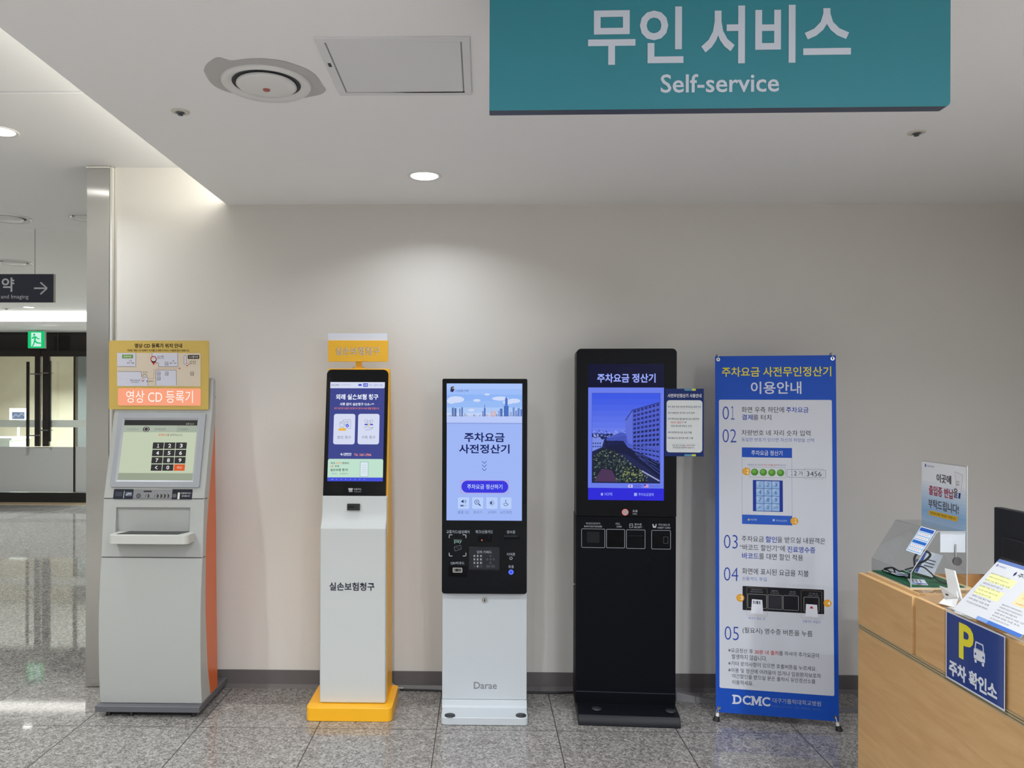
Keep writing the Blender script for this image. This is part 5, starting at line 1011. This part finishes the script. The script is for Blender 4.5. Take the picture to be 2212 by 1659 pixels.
R(0, LD-0.012, WDn, LD, (96, 118, 172)); R(0.16, 0, WDn, 0.012, (70, 110, 184)); R(0.11, 0, 0.16, 0.012, (120, 150, 200))
R(0.02, 0.128, 0.135, 0.158, (240, 238, 160)); R(0.02, 0.075, 0.13, 0.108, (240, 238, 160)); R(0.185, 0.085, 0.29, 0.158, (236, 206, 160)); G.line
def LT(tx, a0, b0, a1, b1, c, bold=0.0, l=3):
    vs, fs, u0_, u1_, v0_, v1_ = glyphs(tx, bold); kx = (a1-a0)/(u1_-u0_); ky = (b1-b0)/(v1_-v0_)
    mb.add([FD.pt(a0+(u-u0_)*kx, b0+(v-v0_)*ky, G.c(l)) for u, v in vs], fs, INK(c))
LT('주차안내', 0.118, 0.171, 0.215, 0.187, (50, 52, 66), 0.0); G.poly([(0.1, 0.179), (0.105, 0.169), (0.11, 0.179), (0.105, 0.189)], (40, 40, 90), 2)
R(0.012, 0.184, 0.016, 0.194, (60, 80, 160), 2); LT('대구가톨릭대학교병원', 0.018, 0.185, 0.055, 0.191, (100, 120, 180))
gy = (120, 122, 130); random.seed(11)
lines = ['병원을 찾아주신 여러분께 감사드립니다.', '진료를 받으신 분은 주차 확인을 받으십시오.', '외래 진료 환자 당일 무료', '입원 환자 보호자 차량 1대', '입퇴원 당일 무료 주차', '수술 당일 보호자 차량 1대 무료', '응급실 이용 차량 4시간 무료', '장애인 차량 할인 적용', '기타 방문 차량 유료', '주차 요금은 사전 정산기를 이용하세요.']
for i, tx in enumerate(lines):
    b = 0.160-0.0128*i; LT(tx, 0.018+0.004*(i % 2), b-0.006, 0.018+random.uniform(0.07, 0.115), b, gy)
for i, tx in enumerate(lines[:6]): b = 0.076-0.0105*i; LT(tx, 0.155, b-0.005, 0.155+random.uniform(0.08, 0.13), b, gy)
for i in range(5): b = 0.148-0.009*i; R(0.2, b, 0.28, b+0.0015, (200, 150, 90), 2)
LT('진료 예약제 안내', 0.195, 0.09, 0.235, 0.094, (190, 100, 60))
obj('info_face', mb, K, label='white notice with yellow highlights')
# parking sign on the desk front
FK = Fr((XD-0.0035, 2.475, 0.0), (0, -1, 0), (0, 0, 1)); K = thing('parking_sign', 'blue parking check sign with a yellow P hung on the desk front', 'sign', (XD-0.004, 2.34, 0.76))
a0 = FK.sa(2045, 0.95); a1 = FK.sa(2172.5, 0.85); zt = FK.loc(2045, 1318)[1]; zb = FK.loc(2040.5, 1460)[1]
obj('acrylic_sleeve', MB().fbox(FK, a0-0.003, a1+0.006, zb-0.006, zt+0.004, -0.0005, 0.006, ACRYL), K)
mb = MB(); G = Gfx(FK, mb, INK, 0.0018, 0.0002)
G.poly([(a0, zb), (a1, zb), (a1, zt), (a0, zt)], (226, 230, 238), 0); G.poly([(a0+0.004, zb+0.005), (a1-0.004, zb+0.005), (a1-0.004, zt-0.004), (a0+0.004, zt-0.004)], (36, 62, 134), 1)
G.text('P', 2073, 1343.5, 2104.8, 1420, (240, 226, 50), 0.03); G.text('주차 확인소', 2051.5, 1422.5, 2155.5, 1456, (232, 234, 240), 0.04)
wc = (228, 231, 238)
ca, cb = FK.loc(2117, 1415)
def LP(pts, c, l=2): G.poly([(ca+x, cb+y) for x, y in pts], c, l)
LP(rrpts(-0.026, -0.018, 0.026, 0.014, 0.006), wc); LP([(-0.022, 0.013), (0.022, 0.013), (0.018, 0.036), (-0.018, 0.036)], wc); LP([(-0.017, 0.016), (0.017, 0.016), (0.014, 0.032), (-0.014, 0.032)], (36, 62, 134), 3)
LP(rrpts(-0.022, -0.028, -0.012, -0.016, 0.002), wc); LP(rrpts(0.012, -0.028, 0.022, -0.016, 0.002), wc)
for x in (-0.018, 0.018): LP([(x+0.004*math.cos(2*math.pi*i/14), -0.002+0.004*math.sin(2*math.pi*i/14)) for i in range(14)], (60, 80, 150), 3)
obj('sign_sheet', mb, K, label='blue sheet with a yellow P and a white car')
# monitor
K = thing('monitor', 'black monitor seen from behind at the right edge of the photo', 'monitor', (1.95, 2.6, 0.75))
XMo = 1.90; p0 = aX(2147, 1095, XMo); FM = Fr((XMo, p0.y, 0), (0, -1, 0), (0, 0, 1)); zt = p0.z; zb = zt-0.34
obj('monitor_back', MB().fprism(FM, rrpts(0, zb, 0.55, zt, 0.004), -0.03, 0, P((28, 29, 32), 0.5)), K, bevel=0.003)
obj('back_bulge', MB().fprism(FM, rrpts(0.06, zb+0.08, 0.49, zt-0.1, 0.01), 0, 0.010, P((24, 25, 28), 0.5)), K, bevel=0.008)
obj('monitor_screen', MB().fbox(FM, 0.01, 0.54, zb+0.012, zt-0.01, -0.032, -0.0302, GLOSSBLK), K)
obj('stand_neck', MB().fbox(FM, 0.24, 0.31, 0.77, zb+0.1, -0.012, 0.01, BLACK), K); obj('stand_base', MB().box(1.80, 2.05, p0.y-0.38, p0.y-0.17, 0.751, 0.77, BLACK), K, bevel=0.003)
mb = MB().box(1.52, 1.64, 1.55, 2.14, 0.965, 0.99, P((14, 14, 17), 0.12)); mb.box(1.53, 1.63, 1.6, 2.1, 0.751, 0.965, P((22, 22, 24), 0.4)); tag(obj('desk_organiser', mb, bevel=0.003), 'glossy black organiser box beside the slanted parking notice', 'organiser box')

# ================================================================== CABLES
CB = P((26, 26, 30), 0.5)
def cable(pts, r, m, label, name='power_cable'):
    tag(obj(name, MB().tube(spline([V(p) for p in pts], 8), r, m, 8), origin=pts[0]), label, 'cable')
cable([(-0.46, 4.435, 0.006), (-0.3, 4.428, 0.006), (-0.2, 4.42, 0.006), (0.0, 4.42, 0.006), (0.1, 4.41, 0.006)], 0.005, CB, 'black cable along the baseboard between the yellow and the white kiosk')
cable([(0.2, 4.40, 0.006), (0.3, 4.412, 0.006), (0.42, 4.405, 0.006), (0.5, 4.415, 0.006), (0.6, 4.42, 0.006)], 0.006, CB, 'black cable along the baseboard between the white and the black kiosk')
cable([(-0.52, 4.345, 0.09), (-0.5, 4.36, 0.07), (-0.47, 4.40, 0.03), (-0.44, 4.425, 0.018)], 0.003, P((206, 206, 204), 0.4), 'thin white cable behind the yellow kiosk base')
g0, g1 = fl(1466, 1481, 0.05), fl(1545, 1508, 0.012)
DUCT = P((104, 102, 104), 0.5)
def duct(pts, label):
    mb = MB()
    for (a, wa, ha), (b, wb, hb) in zip(pts, pts[1:]):
        a, b = V(a), V(b); d = (b-a); nn = V((-d.y, d.x, 0)).normalized()
        vs = [a-nn*wa, a+nn*wa, a+nn*wa*0.5+V((0, 0, ha)), a-nn*wa*0.5+V((0, 0, ha)), b-nn*wb, b+nn*wb, b+nn*wb*0.5+V((0, 0, hb)), b-nn*wb*0.5+V((0, 0, hb))]
        mb.add(vs, [(0, 1, 5, 4), (1, 2, 6, 5), (2, 3, 7, 6), (3, 0, 4, 7), (3, 2, 1, 0), (4, 5, 6, 7)], DUCT)
    tag(obj('cable_cover', mb, origin=pts[0][0]), label, 'cable cover')
duct([((1.08, 4.35, 0.001), 0.04, 0.045), ((1.18, 4.33, 0.001), 0.042, 0.028), ((1.32, 4.31, 0.001), 0.03, 0.012), ((1.5, 4.28, 0.001), 0.03, 0.012), ((1.75, 4.24, 0.001), 0.03, 0.012), ((2.15, 4.18, 0.001), 0.03, 0.012)], 'grey cable cover on the floor between the black kiosk and the desk')
duct([((0.22, 4.395, 0.001), 0.02, 0.012), ((0.47, 4.405, 0.001), 0.02, 0.012)], 'grey cable cover on the floor left of the black kiosk') if False else None
bpy.data.objects.remove(_to)
